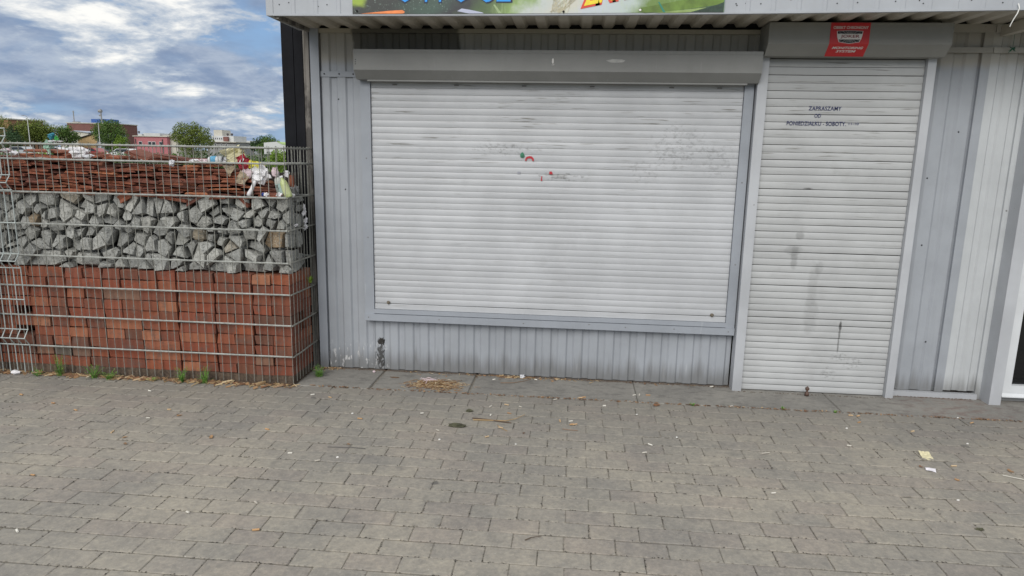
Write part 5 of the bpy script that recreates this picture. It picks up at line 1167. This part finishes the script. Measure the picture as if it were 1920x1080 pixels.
def bx(name, p, x0, x1, y0, y1, z0, z1, mat):
    mb = MB(); mb.box(x0, x1, y0, y1, z0, z1); return obj(name, mb, mat, p)
def win(p, x, y, z, w, h):
    f = bx('window', p, x, x + w, y - .05, y + .02, z, z + h, B_WHT); bx('pane', f, x + .08, x + w - .08, y - .08, y - .052, z + .08, z + h - .08, B_WIN)
b = thing('brick_building', 'orange brick building behind the tree at the left edge', 'building', (-101, 110, 0))
bx('wall', b, -6, 1.6, 0, 8, -.05, 6.0, B_BRK); bx('roof', b, -6.2, 1.8, -.2, 8.2, 6.01, 6.2, B_CRM); win(b, -1.2, 0, 3.6, .8, 1.1); win(b, -3.2, 0, 3.6, .8, 1.1)
b = thing('red_building', 'dark red windowless building with a blue box and masts on its roof', 'building', (-152, 200, 0))
bx('wall', b, -6, 9, 0, 12, -.05, 8.75, B_RED); bx('parapet', b, -6.2, 9.2, -.2, 12.2, 8.76, 9.0, B_CRM); bx('roof_box', b, .6, 7, 2, 6, 9.01, 10.25, B_BLUE)
for x, h in ((-4.3, 3.6), ):
    mb = MB(); mb.tube([(x, 1, 9.01), (x, 1, 9.0 + h)], .16, 6); mb.tube([(x - .4, 1, 9.0 + h * .9), (x + .4, 1, 9.0 + h * .9)], .07, 5); obj('antenna_mast', mb, B_GRY, b)
mb = MB(); mb.box(-4.6, -2.8, .6, 1.8, 9.01, 9.35); obj('mast_base', mb, B_GRY, b)
mb = MB(); mb.tube([(4.8, 1, 9.01), (4.8, 1, 13.2)], .22, 6); mb.tube([(4.1, 1, 12.6), (5.1, 1, 12.6)], .45, 8); mb.tube([(4.2, 1, 11.3), (4.8, 1, 11.3)], .25, 6); obj('antenna_mast', mb, B_GRY, b)
b = thing('beige_house', 'low beige house with a flat gable before the dark red building', 'building', (-87.5, 110, 0))
mb = MB(); mb.prism([(-2.4, -.05), (2.8, -.05), (2.8, 3.9), (.4, 4.15), (-2.4, 3.1)], 0, 6, 'y'); obj('wall', mb, B_CRM, b, recalc=True)
mb = MB(); mb.prism([(-2.6, 3.05), (.4, 4.18), (3.0, 3.93), (3.0, 4.05), (.4, 4.32), (-2.6, 3.18)], -.2, 6.2, 'y'); obj('roof', mb, B_MET, b, recalc=True); win(b, -.6, 0, 2.2, .6, .6); win(b, 1.2, 0, 2.2, .6, .6)
b = thing('yellow_shed', 'ochre shed with sloping dark roof edge and grey metal side', 'building', (-69.8, 90, 0))
mb = MB(); mb.prism([(-1.7, -.05), (1.2, -.05), (1.2, 3.45), (-1.7, 2.62)], 0, 5, 'y'); obj('wall', mb, B_YEL, b, recalc=True)
mb = MB(); mb.prism([(-1.85, 2.60), (1.2, 3.47), (1.2, 3.57), (-1.85, 2.70)], -.2, 5, 'y'); obj('roof', mb, B_ROOF, b, recalc=True); bx('metal_side', b, 1.201, 2.3, .05, 5, -.05, 3.45, B_MET)
b = thing('flat_block', 'long pale apartment block far behind with round roof vents', 'building', (-172, 260, 0))
bx('wall', b, -11, -1, 0, 12, -.05, 7.2, B_WHT); bx('wall', b, -1, 6, 1, 12, -.05, 7.6, B_WHT); bx('wall', b, 6, 12, 2, 12, -.05, 6.9, B_CRM)
for i in range(4):
    mb = MB(); mb.lathe([(.12, 0), (.12, .5), (.42, .55), (.42, 1.0), (0, 1.25)], 8, Matrix.Translation((-8.6 + i * 1.5, 3, 7.2 - 0 * i))); obj('roof_vent', mb, B_ROOF, b)
for i in range(9): win(b, -9.8 + i * 2.3, 0 if i < 4 else (1 if i < 7 else 2), 5.2, .9, .9)
b = thing('flat_block', 'distant pale block left of the long apartment block', 'building', (-193, 285, 0)); bx('wall', b, -5, 4, 0, 10, -.05, 6.8, B_CRM); [win(b, -4 + i * 2.2, 0, 4.9, .9, .9) for i in range(4)]
b = thing('flat_block', 'distant pale block between the grey house and the dark trees', 'building', (-141, 280, 0)); bx('wall', b, -4.2, 3.8, 0, 10, -.05, 5.6, B_WHT); [win(b, -3.4 + i * 2, 0, 3.6, .8, .9) for i in range(4)]
b = thing('pink_building', 'low pink building with a flat roof and three dark windows', 'building', (-86.2, 130, 0))
bx('wall', b, -3.4, 3.6, 0, 7, -.05, 3.85, B_PNK); bx('roof', b, -3.6, 3.8, -.25, 7.2, 3.86, 4.02, B_CRM)
for x in (-2.5, -.5, .35, 1.85): win(b, x, 0, 2.15, .75, .75)
bx('drainpipe', b, 2.55, 2.7, -.15, 0, 0, 3.4, B_ROOF); bx('drainpipe', b, -3.2, -3.05, -.15, 0, 0, 3.4, B_ROOF); bx('annexe', b, 3.6, 5.2, 1, 7, -.05, 3.9, B_CRM)
b = thing('grey_house', 'grey house with a pale upper storey and a dark red chimney', 'building', (-71.2, 130, 0))
bx('wall', b, -2.9, 3.1, 0, 7, -.05, 3.0, B_GRY); bx('roof', b, -3.1, 3.3, -.3, 7.2, 3.01, 3.15, B_CRM); bx('eaves', b, -3.0, 3.2, -.2, -.01, 2.8, 3.0, B_ROOF)
bx('upper_storey', b, -2.7, 1.9, 1.5, 7, 3.16, 4.3, B_WHT); bx('stair_tower', b, -2.8, -1.0, 2.5, 6, 4.31, 5.5, B_CRM); bx('chimney', b, .0, .95, .9, 1.4, 3.2, 4.15, B_RED)
for x in (-.1, .8):
    mb = MB(); mb.lathe([(.14, 0), (.14, .25), (.26, .3), (.26, .5), (0, .6)], 8, Matrix.Translation((x, 3, 4.3))); obj('roof_vent', mb, B_ROOF, b)
for x in (-.2, .9, -1.4): win(b, x, 0, 2.3, .42, .42)
for i in range(6): win(b, -2.5 + i * .42, 1.5, 3.5, .3, .5)
for (x, y, h, arm, l) in ((-66.4, 75, 4.9, -.45, 'thin grey street lamp in front of the left tree line'), (-60.95, 80, 4.4, 0, 'thin pale mast in front of the large round tree')):
    mb = MB(); mb.tube([(0, 0, -.06), (0, 0, h)], .055, 8, .035)
    t = thing('street_lamp', l, 'street lamp', (x, y, 0)); obj('pole', mb, B_WHT, t)
    if arm: mb = MB(); mb.tube([(0, 0, h), (arm * .5, 0, h + .18), (arm, 0, h + .22)], .03, 6); mb.box(arm - .22, arm, -.06, .06, h + .17, h + .23); obj('lamp_arm', mb, B_GRY, t)
# white market tent roof to the right
t = thing('market_tent', 'white market tent with a sloping roof behind the right end of the cage', 'tent', (-24.2, 50, 0))
mb = MB(); mb.prism([(-1.0, 1.2), (1.3, 1.2), (1.3, 2.05), (.1, 2.2), (-1.0, 2.10)], 0, 2.4, 'y'); obj('canopy', mb, B_WHT, t, recalc=True)
mb = MB(); mb.prism([(.1, 2.205), (1.3, 2.055), (1.3, 1.86), (.5, 2.0)], -.03, 2.42, 'y'); obj('green_trim', mb, flat('pale_green_sheet', (0.35, 0.48, 0.2), .6, .1, 0, 2), t, recalc=True)
for x in (-.95, 1.25):
    for y in (.05, 2.35): mb = MB(); mb.tube([(x, y, -.06), (x, y, 1.2)], .03, 6); obj('leg', mb, B_GRY, t)
# parked cars
P_CARW = flat('car_white', (0.6, 0.61, 0.62), .3, .03, 0, 1); P_CARR = flat('car_red', (0.25, 0.03, 0.03), .3, .03, 0, 1); P_CARS = flat('car_silver', (0.38, 0.4, 0.42), .3, .03, 0, 1)
def car(x, mat, label):
    t = thing('parked_car', label, 'car', (x, 78, -.05), 0, 'cars parked behind the cage wall')
    prof = [(-2.05, .3), (-2.1, .7), (-1.95, .92), (-1.2, 1.0), (-.65, 1.42), (.85, 1.45), (1.5, 1.05), (2.0, .95), (2.1, .6), (2.05, .3)]
    mb = MB(); mb.prism(prof, 0, 1.7, 'y'); obj('body', mb, mat, t, recalc=True)
    mb = MB(); mb.prism([(-1.02, 1.02), (-.6, 1.36), (.80, 1.39), (1.3, 1.06)], -.01, 1.71, 'y'); obj('window', mb, B_WIN, t, recalc=True)
    for wx in (-1.3, 1.3):
        for wy in (0.0, 1.5): mb = MB(); mb.tube([(wx, wy - .03, .32), (wx, wy + .2, .32)], .32, 14); obj('wheel', mb, B_ROOF, t)
car(-66.2, P_CARW, 'white car parked leftmost behind the cage wall'); car(-61.4, P_CARR, 'red car parked second behind the cage wall'); car(-56.8, P_CARW, 'white car parked third behind the cage wall'); car(-71.0, P_CARS, 'silver car parked beyond the white one at the left')
